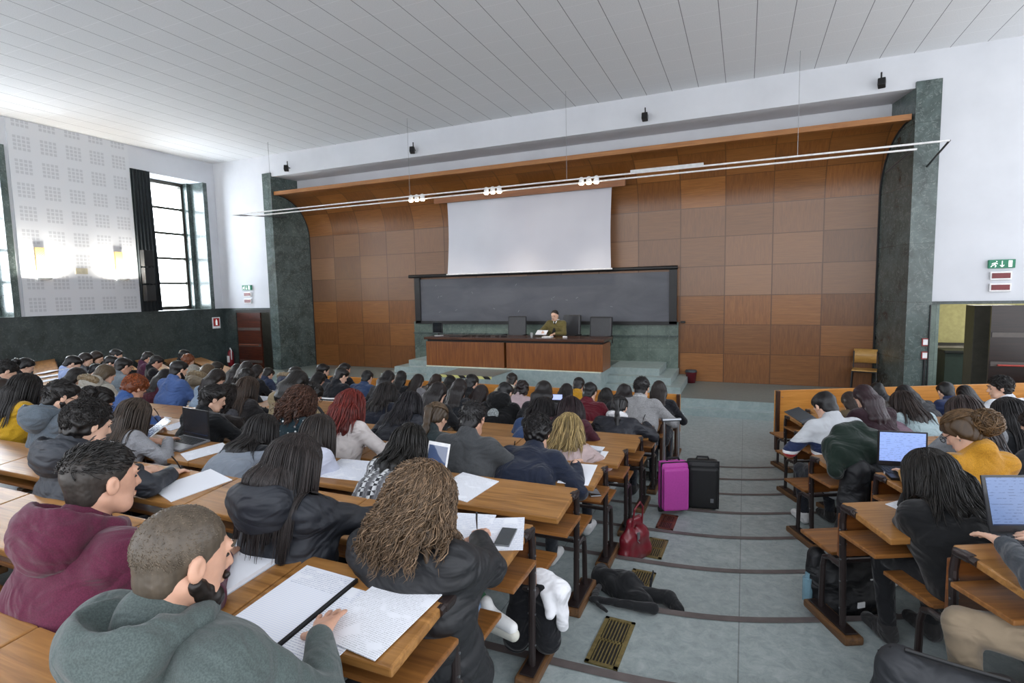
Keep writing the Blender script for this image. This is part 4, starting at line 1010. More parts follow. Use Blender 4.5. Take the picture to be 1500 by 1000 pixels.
    L = np.stack(out, 1)
    if style in ('curlylong', 'wavy'):
        am, fr = (.015, 21) if style == 'curlylong' else (.007, 8)
        ph = (np.floor(az*9)/9*37+rng.normal(size=n)*.35)[:, None]; t = np.linspace(0, 1, K)[None, :]
        g = np.minimum(t*2.2, 1)*am
        L = L+(g*np.cos(ph+t*fr))[..., None]*X+(g*np.sin(ph+t*fr))[..., None]*Bk
    if style == 'curlylong': p2 = rng.random((n, 1))*6.28; L = L+(np.minimum(t*3, 1)*.006*np.cos(p2+t*34))[..., None]*X+(np.minimum(t*3, 1)*.006*np.sin(p2+t*31))[..., None]*T
    V, Q, va = tubes(L, (.0018, .0030)[lod], rng.random(n))
    mk('hair_strands', V, Q, hm, root, False, attr=va)

# ------------------------------------------------------------------ the audience
# (block, row, (x, y, z) of the head in the row's frame, hair, hair colour, garment, colour, detail, label, other)
PEOPLE = [
('C', 0, (-1.204, -0.811, 1.128), 'buzz', '#6e6152', 'knit', '#4f5957', 137, 'bearded man with cropped hair in a grey-green hooded sweatshirt, hand flat on a notebook', dict(extra=('hood','beard','earring'),yaw=14,pitch=14,hipy=-.78)),
('C', 0, (-1.950, -0.560, 1.140), 'fade', '#1d1a18', 'knit', '#571f36', 105, 'man with faded dark haircut in a burgundy hooded sweatshirt, nearest on the left', dict(extra=('hood',),yaw=6,pitch=6,hipy=-.66)),
('C', 1, (-1.702, -0.694, 1.117), 'long', '#241d1b', 'puffer', '#23262d', 85, 'woman with half-up long dark hair in a dark padded hooded jacket, second row', dict(extra=('hood',),yaw=14,pitch=36)),
('C', 1, (-1.100, -0.700, 1.030), 'curlylong', '#6a5540', 'nylon', '#1d1e21', 125, 'woman with light brown curly hair in a black jacket, writing beside the phone', dict(yaw=-8,pitch=34)),
('C', 1, (-3.298, -0.590, 1.137), 'curly', '#1b1715', 'nylon', '#2a2e35', 70, 'man with bushy black curls in a dark jacket with a grey hood lining', dict(extra=('hood',),yaw=8,pitch=20)),
('C', 2, (-4.846, -0.659, 1.156), 'short', '#1b1715', 'knit', '#566069', 48, 'bearded man with glasses in a slate grey hooded sweatshirt, third row on the left', dict(extra=('hood','beard','glasses'),yaw=12,pitch=26)),
('C', 2, (-5.768, -0.444, 1.142), 'long', '#15110f', 'knit', '#b8901f', 42, 'person with black hair in a mustard yellow sweater at the left edge', dict(yaw=10,pitch=38)),
('C', 3, (-7.670, -0.487, 1.196), 'short', '#14110f', 'knit', '#16181b', 30, 'person with black hair in black at the far left edge, below the marble wall', dict(pitch=40)),
('C', 3, (-6.949, -0.845, 1.071), 'mid', '#33241c', 'knit', '#6d6a68', 26, 'brown-haired person cut off by the left edge of the picture, behind the yellow sweater', dict(pitch=30)),
('L', 4, (-0.508, -0.463, 1.129), 'bun', '#15110f', 'knit', '#1b1b1e', 24, 'person with black hair tied back, holding up a fan of white sheets on the left', dict(pitch=30)),
('L', 5, (-0.516, -0.584, 1.165), 'short', '#1a1614', 'shirt', '#9fb2dd', 22, 'man in a pale blue shirt with short black hair, bent over at the left', dict(extra=('collar',),pitch=40)),
('C', 4, (-7.984, -0.347, 1.058), 'mid', '#1f1916', 'knit', '#6e7076', 24, 'dark-haired person right behind the man in the pale blue shirt', dict(pitch=32)),
('L', 5, (-1.527, -0.378, 1.127), 'long', '#2a211d', 'knit', '#6b7078', 17, 'long-haired woman in a blue-grey sweater, left of two close heads before the marble', dict(pitch=22)),
('L', 5, (-2.108, -0.195, 1.099), 'long', '#33271f', 'knit', '#23252a', 18, 'long-haired woman in dark clothes, right of two close heads before the marble', dict(pitch=24)),
('L', 6, (-2.473, -0.515, 1.134), 'short', '#1b1715', 'knit', '#1c1e22', 14, 'dark-haired man farthest back against the marble wall, raising one hand to his face', dict(pitch=24)),
('L', 6, (-0.995, -0.708, 1.134), 'short', '#1b1613', 'knit', '#2d2a28', 18, 'dark-haired person with a cream scarf, back rows on the left', dict(extra=('scarf',),pitch=34)),
('L', 5, (-0.518, -0.300, 1.016), 'buzz', '#17181c', 'knit', '#c3bfae', 18, 'person with a close black cap of hair in front of the fur-trimmed grey coat', dict(pitch=34)),
('C', 4, (-7.253, -0.419, 1.135), 'mid', '#6a5942', 'puffer', '#a29e93', 23, 'light-brown-haired person in a pale grey coat with a fur-trimmed hood', dict(extra=('furhood',),pitch=30)),
('C', 5, (-8.018, -0.475, 1.200), 'short', '#1e1916', 'knit', '#7a858d', 24, 'man with short dark hair in a light grey sweater, face turned sideways, left middle rows', dict(pitch=26,extra=('glasses',))),
('L', 7, (-1.883, -0.686, 1.136), 'short', '#241d1b', 'knit', '#57304a', 17, 'dark-haired person in a plum sweater near the back on the left', dict(pitch=36)),
('L', 7, (-0.875, -0.685, 1.141), 'short', '#1f1b19', 'knit', '#17191d', 19, 'dark-haired person in a black sweater beside the plum sweater', dict(pitch=34)),
('C', 5, (-7.410, -0.295, 1.043), 'long', '#1b1514', 'knit', '#4b1d2a', 20, 'person with long black hair in a dark wine-red sweater behind the man in blue', dict(pitch=40)),
('C', 5, (-6.901, -0.455, 1.191), 'short', '#15110f', 'knit', '#4a6396', 22, 'bearded man with black hair in a blue sweater, left middle rows', dict(extra=('beard',),pitch=22)),
('C', 3, (-5.661, -0.335, 1.077), 'curly', '#8a4620', 'knit', '#3d5a91', 33, 'person with bright orange curls in a blue sweater', dict(pitch=44)),
('C', 3, (-5.243, -0.899, 1.074), 'bun', '#1d1714', 'knit', '#352229', 38, 'dark-haired woman with red glasses, in front of the bushy black curls', dict(extra=('glasses',),pitch=40)),
('C', 2, (-4.350, -0.420, 1.000), 'long', '#3d3229', 'knit', '#8f9094', 48, 'woman with long brown hair in a light grey jacket typing on a laptop', dict(yaw=20,pitch=36)),
('C', 3, (-4.420, -0.430, 1.065), 'short', '#1a1615', 'knit', '#15171a', 42, 'man with full black hair in a black sweater seen in profile beyond the open laptop', dict(yaw=22,pitch=22)),
('C', 4, (-4.980, -0.566, 1.000), 'curlylong', '#221b18', 'knit', '#47474c', 34, 'dark wavy-haired woman with glasses in a dark grey sweater, just past the man in profile', dict(extra=('glasses',),pitch=40)),
('C', 4, (-4.884, -0.369, 1.077), 'long', '#3a2c22', 'knit', '#2c2a2b', 34, 'woman whose straight brown hair hides her shoulders, left of the beige coat', dict(pitch=38)),
('C', 3, (-3.431, -0.384, 1.072), 'curlylong', '#4a2f22', 'dots', '#1f333b', 44, 'woman with auburn curls in a dark teal blouse with white dots', dict(yaw=12,pitch=42,extra=('earring',))),
('C', 4, (-4.080, -0.291, 1.033), 'bun', '#191614', 'knit', '#1d1e22', 34, 'woman with tied black hair and glasses just past the dotted blouse', dict(extra=('glasses',),yaw=10,pitch=44)),
('C', 4, (-4.134, -0.430, 1.182), 'mid', '#17130f', 'knit', '#8b7c5e', 28, 'black-haired woman in a beige coat, head bowed low', dict(pitch=46,yaw=8)),
('C', 7, (-6.459, -0.335, 1.070), 'mid', '#2d2825', 'nylon', '#1f2a40', 17, 'dark-haired person in a navy coat with a fur-edged hood before the left pilaster', dict(extra=('furhood',),pitch=36)),
('C', 8, (-7.995, -0.193, 0.957), 'short', '#241e1b', 'nylon', '#223150', 18, 'dark-haired person in a blue jacket, left of the fur-edged hood', dict(pitch=42)),
('C', 7, (-7.242, -0.363, 1.087), 'long', '#2a2321', 'knit', '#26272a', 18, 'woman with long dark hair, right one of a pair before the left door', dict(pitch=32)),
('C', 7, (-7.429, -0.395, 1.129), 'mid', '#28201c', 'knit', '#2b2423', 15, 'head just showing behind the pair before the left door', dict(pitch=30)),
('C', 7, (-7.691, -0.360, 1.080), 'long', '#2b2422', 'knit', '#232427', 18, 'woman with long dark hair, left one of a pair before the left door', dict(pitch=32)),
('C', 6, (-6.704, -0.294, 1.042), 'curly', '#191512', 'knit', '#1c1d20', 18, 'small dark curly head between the pair before the left door and the brown straight hair', dict(pitch=36)),
('C', 6, (-7.430, -0.360, 1.094), 'mid', '#6d5940', 'nylon', '#7b6f5c', 18, 'fair-haired person with a furry collar under the fire extinguisher', dict(extra=('furhood',),pitch=36)),
('C', 5, (-6.272, -0.391, 1.090), 'mid', '#251c18', 'denim', '#8193a5', 24, 'person with dark brown hair in a pale blue denim jacket', dict(pitch=44)),
('C', 6, (-7.806, -0.327, 1.074), 'buzz', '#b9b4a8', 'knit', '#b4b0a5', 16, 'person in a cream hooded top bent forward near the blue sweater', dict(extra=('hood',),pitch=50)),
('L', 7, (-0.560, -0.227, 1.146), 'curly', '#8b4a22', 'knit', '#9b2c31', 16, 'orange-curled person with a red scarf close to the marble wall', dict(extra=('roll',),pitch=14,yaw=-30)),
('L', 8, (-2.314, -0.595, 1.145), 'short', '#1b1715', 'knit', '#1a1b1e', 16, 'black-haired person just behind the orange curls and red scarf, near the marble wall', dict(pitch=20)),
('C', 7, (-8.092, -0.420, 1.108), 'short', '#252019', 'knit', '#202022', 14, 'dark-haired person with a pale face in profile left of the fire extinguisher', dict(pitch=24)),
('C', 8, (-6.537, -0.382, 1.104), 'short', '#171413', 'knit', '#1f2430', 16, 'man with thick black hair near the front, left of the striped sweater', dict(extra=('beard',),pitch=18,yaw=20)),
('C', 7, (-6.109, -0.215, 0.980), 'mid', '#151212', 'knit', '#121317', 20, 'person in black with bowed black hair, just before the man with thick black hair', dict(pitch=44)),
('C', 7, (-5.541, -0.353, 1.090), 'short', '#1b1816', 'stripes', '#15171d', 18, 'person with a bare neck in a black sweater with white stripes', dict(pitch=34,yaw=16)),
('C', 9, (-6.711, -0.366, 1.096), 'short', '#1c1a1c', 'knit', '#16181d', 15, 'dark-haired man propping his chin on his hand past the striped sweater', dict(pitch=14,yaw=18)),
('C', 8, (-5.743, -0.227, 0.998), 'short', '#171514', 'denim', '#35486a', 14, 'person in a blue denim top beside a dark rucksack near the orange front board', dict(pitch=30)),
('C', 3, (-2.928, -0.342, 1.078), 'wavy', '#6b231c', 'shirt', '#c9c1be', 42, 'woman with dark red hair in a cream blouse with black braces', dict(yaw=-4,pitch=36)),
('C', 5, (-3.730, -0.226, 1.011), 'long', '#1f1a18', 'knit', '#1b1f2b', 30, 'woman with very long dark brown hair beside the empty desk, right of the red hair', dict(pitch=40)),
('C', 7, (-4.687, -0.359, 1.087), 'long', '#191516', 'knit', '#1f2023', 19, 'woman with black hair behind the very long brown hair, toward the podium', dict(pitch=34)),
('C', 8, (-5.026, -0.286, 1.038), 'long', '#1a1718', 'knit', '#141417', 17, 'black-haired woman in black, first head left of the podium corner', dict(pitch=24)),
('C', 8, (-4.752, -0.218, 0.985), 'long', '#2a211f', 'knit', '#77777a', 19, 'woman with long brown hair in a grey top right before the podium corner', dict(pitch=34)),
('C', 4, (-2.905, -0.248, 0.999), 'long', '#18151a', 'nylon', '#191c26', 38, 'woman with black hair over a black coat, filling the middle rows', dict(pitch=48)),
('C', 5, (-2.994, -0.340, 1.072), 'long', '#231c1c', 'knit', '#17181b', 26, 'dark long-haired woman in black with a bare hand by her cheek', dict(pitch=36)),
('C', 9, (-4.908, -0.155, 0.931), 'mid', '#3a2a22', 'knit', '#3b3734', 18, 'brown-haired person with a pale collar before the hazard-taped platform', dict(extra=('collar',),pitch=38)),
('C', 9, (-4.629, -0.146, 0.918), 'mid', '#15110f', 'knit', '#15161a', 17, 'black-haired person below the left end of the hazard tape', dict(pitch=38)),
('C', 6, (-3.135, -0.332, 1.069), 'long', '#2b2322', 'knit', '#1e2126', 22, 'woman with long dark hair and a small earring before the hazard tape', dict(extra=('earring',),pitch=32)),
('C', 7, (-3.357, -0.335, 1.077), 'short', '#120f0f', 'knit', '#131417', 18, 'jet-black-haired person with a white sheet before the middle of the hazard tape', dict(pitch=34)),
('C', 6, (-2.908, -0.221, 0.986), 'long', '#2f2423', 'knit', '#1d1e21', 26, 'woman with long chestnut hair over her back, directly before the grey crew-neck man', dict(pitch=38)),
('C', 3, (-2.216, -0.198, 0.990), 'pony', '#55432f', 'knit', '#2b3537', 30, 'woman with a long light brown ponytail in a dark green top', dict(pitch=44)),
('C', 3, (-1.771, -0.435, 1.077), 'short', '#151213', 'knit', '#414345', 45, 'man with a black mop of hair in a charcoal crew-neck sweater', dict(yaw=-2,pitch=30)),
('C', 3, (-1.371, -0.189, 0.949), 'curly', '#141011', 'knit', '#1b2233', 50, 'man with dense black curls in a navy crew-neck sweater, hand on paper by the aisle', dict(yaw=-2,pitch=30)),
('C', 4, (-1.310, -0.350, 0.920), 'wavy', '#a08a5c', 'shirt', '#b9a5a3', 45, 'woman with wavy blonde hair in a pale pink top', dict(yaw=-4,pitch=34)),
('C', 8, (-2.993, -0.167, 0.936), 'curlylong', '#2b1f1f', 'shirt', '#bfa9ac', 22, 'woman with loose dark curls in a pink sweater', dict(pitch=36)),
('C', 6, (-2.571, -0.268, 1.030), 'short', '#101012', 'knit', '#0f1012', 20, 'person in a black hooded top with a pale print on the back', dict(extra=('hood','print'),pitch=36)),
('C', 9, (-3.424, -0.273, 1.029), 'short', '#241e19', 'knit', '#b6a98f', 16, 'short-haired man in a beige top nearest the podium front', dict(extra=('collar',),pitch=28)),
('C', 6, (-2.056, -0.348, 1.088), 'wavy', '#1e1717', 'knit', '#222225', 28, 'woman with thick dark wavy hair before the podium, right of a raised phone', dict(pitch=32)),
('C', 5, (-1.858, -0.173, 0.928), 'wavy', '#1a1516', 'denim', '#33486e', 36, 'dark-haired person in a blue denim shirt hidden behind the dense black curls', dict(pitch=42,yaw=30)),
('C', 8, (-2.314, -0.159, 0.941), 'long', '#1e1819', 'knit', '#1a1b1e', 20, 'woman with dark hair left of the mustard sweater near the podium corner', dict(pitch=38)),
('C', 5, (-1.568, -0.198, 0.966), 'long', '#2a1d20', 'knit', '#3f1623', 32, 'woman with long dark brown hair in a maroon top, just past the blonde', dict(pitch=44)),
('C', 9, (-2.327, -0.220, 0.997), 'short', '#1b1514', 'knit', '#c08d1e', 17, 'short-haired person in a mustard sweater near the right end of the podium', dict(pitch=34)),
('C', 7, (-1.745, -0.281, 1.034), 'short', '#110f10', 'knit', '#5d1522', 21, 'man with black hair in a crimson sweater', dict(yaw=8,pitch=30)),
('C', 8, (-1.748, -0.139, 0.891), 'mid', '#1b1616', 'knit', '#a08b6a', 20, 'dark-haired person in a tan coat right of the crimson sweater', dict(pitch=40)),
('C', 8, (-1.430, -0.440, 1.020), 'wavy', '#211718', 'knit', '#26272b', 26, 'woman with voluminous dark hair left of the grey tweed jacket', dict(pitch=30)),
('C', 6, (-1.200, -0.380, 0.970), 'pony', '#191516', 'puffer', '#1d1f27', 32, 'woman in a black padded jacket with a white hood at her neck', dict(extra=('scarf',),pitch=40)),
('C', 7, (-1.100, -0.350, 1.140), 'short', '#171213', 'tweed', '#8f8f90', 32, 'man with round black hair in a light grey tweed jacket at the aisle end', dict(extra=('collar',),pitch=20)),
('C', 8, (-1.015, -0.280, 1.060), 'long', '#2e2421', 'knit', '#15161c', 24, 'woman with long brown hair in black, last seat by the aisle near the stage', dict(pitch=26)),
('C', 2, (-3.314, -0.138, 0.885), 'long', '#1f1b1a', 'yoke', '#7f8791', 46, 'woman with straight dark hair and bare upper back in a grey and black off-shoulder top', dict(yaw=4,pitch=42)),
('C', 2, (-2.755, -0.155, 0.926), 'long', '#2e2723', 'shirt', '#c6c9d8', 44, 'woman with straight grey-brown hair in a white top beyond the padded jacket', dict(yaw=4,pitch=42)),
('C', 2, (-1.996, -0.159, 0.909), 'wavy', '#16130f', 'plaid', '#777777', 56, 'woman with long black wavy hair in a black and white checked shirt', dict(yaw=-4,pitch=40)),
('R', 2, (0.920, -0.270, 0.930), 'wavy', '#17130f', 'knit', '#0f1012', 95, 'woman with long straight black hair in a black cable-knit sweater, right of the aisle', dict(yaw=-8,pitch=40)),
('R', 3, (1.119, -0.548, 1.115), 'bun', '#5c4429', 'knit', '#b98424', 65, 'woman with a messy light brown bun and glasses in a mustard top', dict(extra=('glasses','earring'),yaw=-22,pitch=36)),
('R', 5, (0.695, -0.262, 1.083), 'short', '#161214', 'rugby', '#b9bcc0', 28, 'boy in a grey sweater with navy, white and red bands', dict(yaw=-6,pitch=40)),
('R', 7, (1.288, -0.135, 0.949), 'long', '#3a2c26', 'nylon', '#57482f', 28, 'brown-haired woman in an olive brown jacket next to the banded sweater', dict(pitch=40)),
('R', 6, (1.172, -0.299, 1.104), 'long', '#32141f', 'knit', '#2d1a22', 26, 'woman with wine-red straight hair below the right pilaster', dict(pitch=34)),
('R', 9, (1.967, -0.120, 0.945), 'short', '#171516', 'nylon', '#1b1c20', 16, 'dark-haired person in black with a pale headband, before the orange front board', dict(extra=('headband',),pitch=44)),
('R', 6, (1.489, -0.132, 0.905), 'braid', '#33261d', 'knit', '#7c6471', 28, 'woman with a long side braid in a mauve sweater', dict(yaw=-10,pitch=46)),
('R', 6, (1.695, -0.135, 0.985), 'long', '#2b1f1a', 'knit', '#9fb1b5', 30, 'woman with dark brown hair spread over a pale aqua top', dict(pitch=48)),
('R', 8, (2.150, -0.132, 0.947), 'mid', '#1b191d', 'nylon', '#1d1e22', 20, 'dark-haired person slumped in a black jacket in front of the pale aqua top', dict(pitch=50)),
('R', 8, (2.693, -0.136, 0.976), 'short', '#1b1a1e', 'knit', '#2a3557', 20, 'short-haired person in a navy top before the orange front board at the right', dict(pitch=34)),
('R', 8, (2.956, -0.132, 0.932), 'long', '#211c1d', 'knit', '#232327', 24, 'woman with long dark hair beside the navy top', dict(pitch=36)),
('R', 4, (1.612, -0.310, 1.086), 'long', '#332826', 'knit', '#74777b', 48, 'woman with long brown hair in a grey sweater directly past the messy bun', dict(pitch=38)),
('R', 4, (2.048, -0.234, 1.044), 'long', '#1a1718', 'knit', '#1b1d20', 45, 'woman with straight black hair in a dark top, close to the right edge', dict(pitch=36)),
('R', 7, (2.918, -0.300, 1.096), 'curly', '#1b1817', 'shirt', '#d9dce2', 30, 'dark curly-haired man in a white shirt, head turned left near the dark door', dict(extra=('collar',),yaw=-60,pitch=10)),
]
for (b, j, h, hair, hc, top, tc, w, label, kw) in PEOPLE:
    kw = dict(kw)
    a = -.731*math.cos(BLK[b][1])+.10
    if 'hipy' not in kw and h[1] < a: kw['hipy'] = h[1]-.02
    kw['yaw'] = kw.get('yaw', rng.uniform(-12, 12)) if w < 40 else kw.get('yaw', 0)
    if 'skin' not in kw: kw['skin'] = int(rng.random()*1.6)
    if label.startswith('bearded man with cropped'):
        kw['rw'] = (.09, .29, .752); kw['lw'] = (-.24, .22, .62); kw['rcurl'] = .12; kw['pen'] = False
        kw['bulk'] = 1.15
    if label.startswith('man with faded'): kw['bulk'] = 1.18; kw['pen'] = False
    if 'light brown curly' in label: kw['bulk'] = 1.14; kw['rw'] = (.06, .37, .755); kw['lw'] = (-.30, .36, .755); kw['hs'] = 1.06; kw['legs'] = '#6f88a8'; kw['extra'] = ('long',); kw['knees'] = ((-.15, .30), (.03, .30))
    if 'half-up' in label: kw['rw'] = (.26, .44, .75)
    if 'wavy blonde' in label: kw['rw'] = (.10, .34, .76)
    if 'dense black curls in' in label: kw['rw'] = (.30, .38, .765); kw['rcurl'] = .3; kw['pen'] = False; kw['legs'] = '#2f3338'
    if 'typing on a laptop' in label: kw['rw'] = (.17, .33, .775); kw['lw'] = (-.02, .30, .765); kw['rcurl'] = kw['lcurl'] = .3; kw['pen'] = False
    if 'charcoal crew-neck' in label: kw['rw'] = (.22, .44, .75)
    if 'banded sweater' in label and 'boy' not in label: pass
    if 'messy light brown bun' in label: kw['lw'] = (-.06, .34, .76)
    if label.startswith('boy'): kw['lw'] = (-.22, .34, .75); kw['rw'] = (-.02, .40, .76)
    if 'cable-knit' in label: kw['lw'] = (.02, .42, .765); kw['poleL'] = (-.6, -.5, -.6); kw['rw'] = (.16, .40, .76); kw['bulk'] = 1.12; kw['pen'] = False; kw['legs'] = '#16171a'
    if 'cream blouse' in label: kw['rw'] = (.30, .42, .75)
    if 'white hood at her neck' in label: kw['rw'] = (.24, .44, .76)
    if 'tweed' in label: kw['rw'] = (.24, .40, .75)
    if 'raised phone' in label: pass
    person(label, b, j, h, hair, hc, top, tc, w, **kw)


# lecturer and a student partly outside the picture
person('man with receding dark hair in an olive jacket reading papers at the lecture desk', 'C', 9, (0, .05, 1.14), 'balding', '#231a15', 'shirt', '#5f5630', 40, world=((-4.03, .02, .735), math.pi), hipy=0,
       extra=('face', 'collar', 'waistcoat'), yaw=6, pitch=16, rw=(.18, .34, .78), lw=(-.10, .36, .74), legs='#26262a', fem=False, pen=False)
person('person in khaki trousers typing on the open laptop at the right edge', 'R', 1, (1.32, -.47, 1.12), 'short', '#2a211b', 'knit', '#3c4147', 100, legs='#8b7b66',
       lw=(-.27, .34, .785), rw=(.0, .36, .785), knees=((-.44, .33), (.12, .42)), lcurl=.28, rcurl=.3, pitch=30, fem=False, pen=False)

person('person mostly outside the right edge beside the mustard top, one hand on crumpled white paper', 'R', 3, (1.78, -.38, 1.08), 'short', '#221b17', 'knit', '#2e3136', 50, lw=(-.20, .34, .77), lcurl=.6, pitch=30, pen=False)
# ------------------------------------------------------------------ papers and small things on the desks
def paper_m(kind):
    k = ('paperm', kind)
    if k in _M: return _M[k]
    m, nt, b = nodes('written_paper_'+kind); co = coords(nt)
    base = lin('#e9ebf1')
    if kind == 'ruled':
        w = N(nt, 'ShaderNodeTexWave'); w.bands_direction = 'Y'; w.inputs['Scale'].default_value = 40; nt.links.new(co, w.inputs[0])
        nt.links.new(mixc(nt, ramp(nt, w.outputs[1], [(.85, (0, 0, 0)), (.95, (1, 1, 1))]), base, lin('#cfd6ea')), b.inputs['Base Color'])
    elif kind != 'blank':
        w = N(nt, 'ShaderNodeTexWave'); w.bands_direction = 'Y'; w.inputs['Scale'].default_value = 36 if kind == 'hand' else 44; nt.links.new(co, w.inputs[0])
        n = noise(nt, coords(nt, 'Object', (420, 60, 1)), 1, 3, .7); bl = noise(nt, coords(nt, 'Object', (9, 14, 1), ), 1, 1)
        a = ramp(nt, w.outputs[1], [(.55, (0, 0, 0)), (.7, (1, 1, 1))]); c = ramp(nt, n, [(.45, (0, 0, 0)), (.52, (1, 1, 1))]); d = ramp(nt, bl, [(.38, (0, 0, 0)), (.42, (1, 1, 1))])
        k_ = mixc(nt, 1, mixc(nt, 1, a, c, 'MULTIPLY'), d, 'MULTIPLY')
        o = mixc(nt, k_, base, lin('#b3b9cd' if kind == 'hand' else '#bcbec4')); nt.links.new(o, b.inputs['Base Color'])
    else: b.inputs['Base Color'].default_value = (*base, 1)
    b.inputs['Roughness'].default_value = .8; _M[k] = m; return m
def onto(b, j, lx, ly, rot=0, lift=0):
    px, a = BLK[b]; near = -.465 if b == 'C' else -.445; th = math.atan2(.035, -.085-near)
    x, y, z = blk(b, j, lx, ly, .675+(ly-near)*math.tan(th)+.0175/math.cos(th)+.0006+lift)
    return Matrix.Translation((x, y, z)) @ Matrix.Rotation(a, 4, 'Z') @ Matrix.Rotation(th, 4, 'X') @ Matrix.Rotation(R(rot), 4, 'Z')
def sheet(b, j, lx, ly, label, w=.21, h=.297, rot=0, kind='hand', n=1, lift=0, name='paper_sheet', cat='paper', group=None, th=.0012):
    m = MB().box(-w/2, w/2, -h/2, h/2, 0, th*n)
    o = m.build(name, paper_m(kind)); o.matrix_world = onto(b, j, lx, ly, rot, lift); return tag(o, label, cat, group)
# the nearest open notebook with its stack of printed sheets
nb = thing('notebook', 'open ruled notebook with handwriting under the hand of the bearded man, nearest desk', 'notebook'); nb.matrix_world = onto('C', 0, -1.36, -.33, -3)
MB().box(-.135, .105, -.20, .17, 0, .006).build('left_pages', paper_m('ruled'), nb); MB().box(-.12, .09, .07, .16, .006, .0064).build('handwriting', paper_m('hand'), nb)
MB().box(.108, .116, -.19, .165, 0, .014).build('black_spine', BLACK, nb)
MB().box(.12, .31, -.30, .13, 0, .004).build('right_pages', paper_m('hand'), nb)
sheet('C', 0, -1.05, -.295, 'stack of loose printed sheets on the right part of the nearest notebook', .25, .32, -6, 'print', 3, .0055)
nb = thing('notebook', 'thick white open pad before the burgundy sweatshirt, nearest row', 'notebook'); nb.matrix_world = onto('C', 0, -1.80, -.28, -4)
MB().box(-.13, .17, -.2, .16, 0, .016).build('pages', paper_m('blank'), nb); MB().box(-.135, .175, -.203, .165, -.001, .001).build('cover', plain('pad_cover', '#b9bcc4', .6), nb)
sheet('C', 1, -1.17, -.24, 'handwritten sheets under the pen beside the phone, second row', .22, .32, 10, 'hand', 3)
sheet('C', 1, -1.62, -.22, 'white notebook page between the padded jacket and the curly-haired woman', .22, .3, 8, 'hand', 2)
sheet('C', 1, -2.98, -.25, 'large blank white sheet before the man with bushy curls, second row', .30, .33, -16, 'blank', 4)
sheet('C', 2, -1.55, -.26, 'slanted pair of printed pages on the third row desk, behind the navy sweater', .29, .31, -12, 'print', 3)
sheet('C', 2, -3.80, -.27, 'printed sheet right of the open laptop, third row', .22, .30, -24, 'print', 2)
sheet('C', 2, -2.42, -.24, 'open white pages in front of the woman in the white top', .40, .30, 4, 'hand', 2)
sheet('C', 2, -4.95, -.24, 'white pages under the slate grey sweatshirt on the left', .36, .30, -10, 'hand', 2)
sheet('C', 3, -1.04, -.30, 'white sheet at the aisle end under the hand of the navy sweater', .21, .34, 4, 'blank', 2)
sheet('C', 4, -1.12, -.30, 'small white sheet on the otherwise bare fifth row desk beside the blonde', .21, .16, 0, 'blank', 2)
sheet('C', 3, -3.02, -.27, 'sheet with a dark clip beside the woman with red hair', .26, .3, -20, 'blank', 2)
sheet('C', 4, -1.60, -.25, 'white sheet left of the dense black curls, fifth row', .22, .24, -30, 'blank', 2)
sheet('C', 6, -1.42, -.22, 'white sheet standing out left of the black padded jacket with white hood', .22, .28, 8, 'blank', 2)
used = {(0, -1.2), (0, -1.86), (1, -1.7), (1, -1.02), (1, -3.3), (2, -3.31), (2, -2.75), (2, -2.0), (2, -3.88), (3, -1.37), (4, -1.38), (3, -2.93)}
pn_ = 0
for rec in PEOPLE:
    b, j, h, hair, hc, top, tc, w, label, kw = rec
    if b == 'C' and any(j == u[0] and abs(h[0]-u[1]) < .03 for u in used): continue
    if b == 'R' and j == 2: continue
    sd = label.split(',')[0]
    pre = ('white sheet lying in front of the ', 'open white pages in front of the ', 'handwritten sheet before the ')[pn_ % 3]
    sheet(b, j, h[0]+rng.uniform(-.02, .14), -.25+rng.uniform(-.03, .03), ' '.join((pre+sd).split()[:15]), *((.21, .297), (.38, .28), (.21, .297))[pn_ % 3], rot=rng.uniform(-22, 22), kind='hand', n=2, group='sheets on the far desks' if w < 30 else None)
    pn_ += 1
# sheets on the right block
sheet('R', 2, .95, -.22, 'single printed sheet left of the black cable-knit sleeve, right block', .2, .26, 18, 'print', 2)
sheet('R', 3, .95+.55, -.24, 'white papers under the glasses of the woman with the bun', .3, .26, -12, 'hand', 2, .004)
for k_, (lx_, r_, lf) in enumerate(((-2.1, 20, .004), (-2.7, -8, .012), (-3.4, 44, .02))):
    sheet('L', 4, lx_, -.24, ('lowest', 'middle', 'topmost')[k_]+' of three fanned white sheets near the left edge, before the marble wall', .24, .32, r_, 'blank', 2, lf)
# phones
def phone(b, j, lx, ly, rot, label, lift=0, face='#2f363c', z=None):
    o = thing('phone', label, 'phone'); o.matrix_world = onto(b, j, lx, ly, rot, lift) if z is None else Matrix.Translation(blk(b, j, lx, ly, z)) @ Matrix.Rotation(R(rot), 4, 'Z')
    MB().bbox((0, 0, .004), (.073, .15, .008), .003).build('case', plain('phone_rim', '#8b8d90', .3, .6), o)
    MB().box(-.033, .033, -.069, .069, .008, .0086).build('screen', plain('phone_glass'+face, face, .08, 0, .8, 1), o); return o
phone('C', 1, -.965, -.235, 8, 'grey smartphone lying on the second row desk end next to the writing hand')
phone('C', 3, -.93, -.30, 28, 'white-rimmed black phone on the book shelf beside the fourth row post', 0, '#0e1013', .588)
# tablets
def tablet(b, j, lx, ly, rot, tilt, label):
    o = thing('tablet', label, 'tablet'); o.matrix_world = onto(b, j, lx, ly, rot) @ Matrix.Rotation(R(tilt), 4, 'X')
    MB().bbox((0, .12, .004), (.17, .24, .008), .003).build('frame', WHITEM, o)
    MB().box(-.074, .074, .022, .218, .008, .0088).build('screen', plain('tablet_screen', '#3d4a66', .1, emit=.25, coat=1), o); return o
tablet('C', 2, -1.78, -.24, -8, 68, 'white tablet standing upright behind the checked shirt')
tablet('C', 2, -4.62, -.22, -20, 30, 'white tablet with blue screen between the grey-jacketed woman and the laptop')
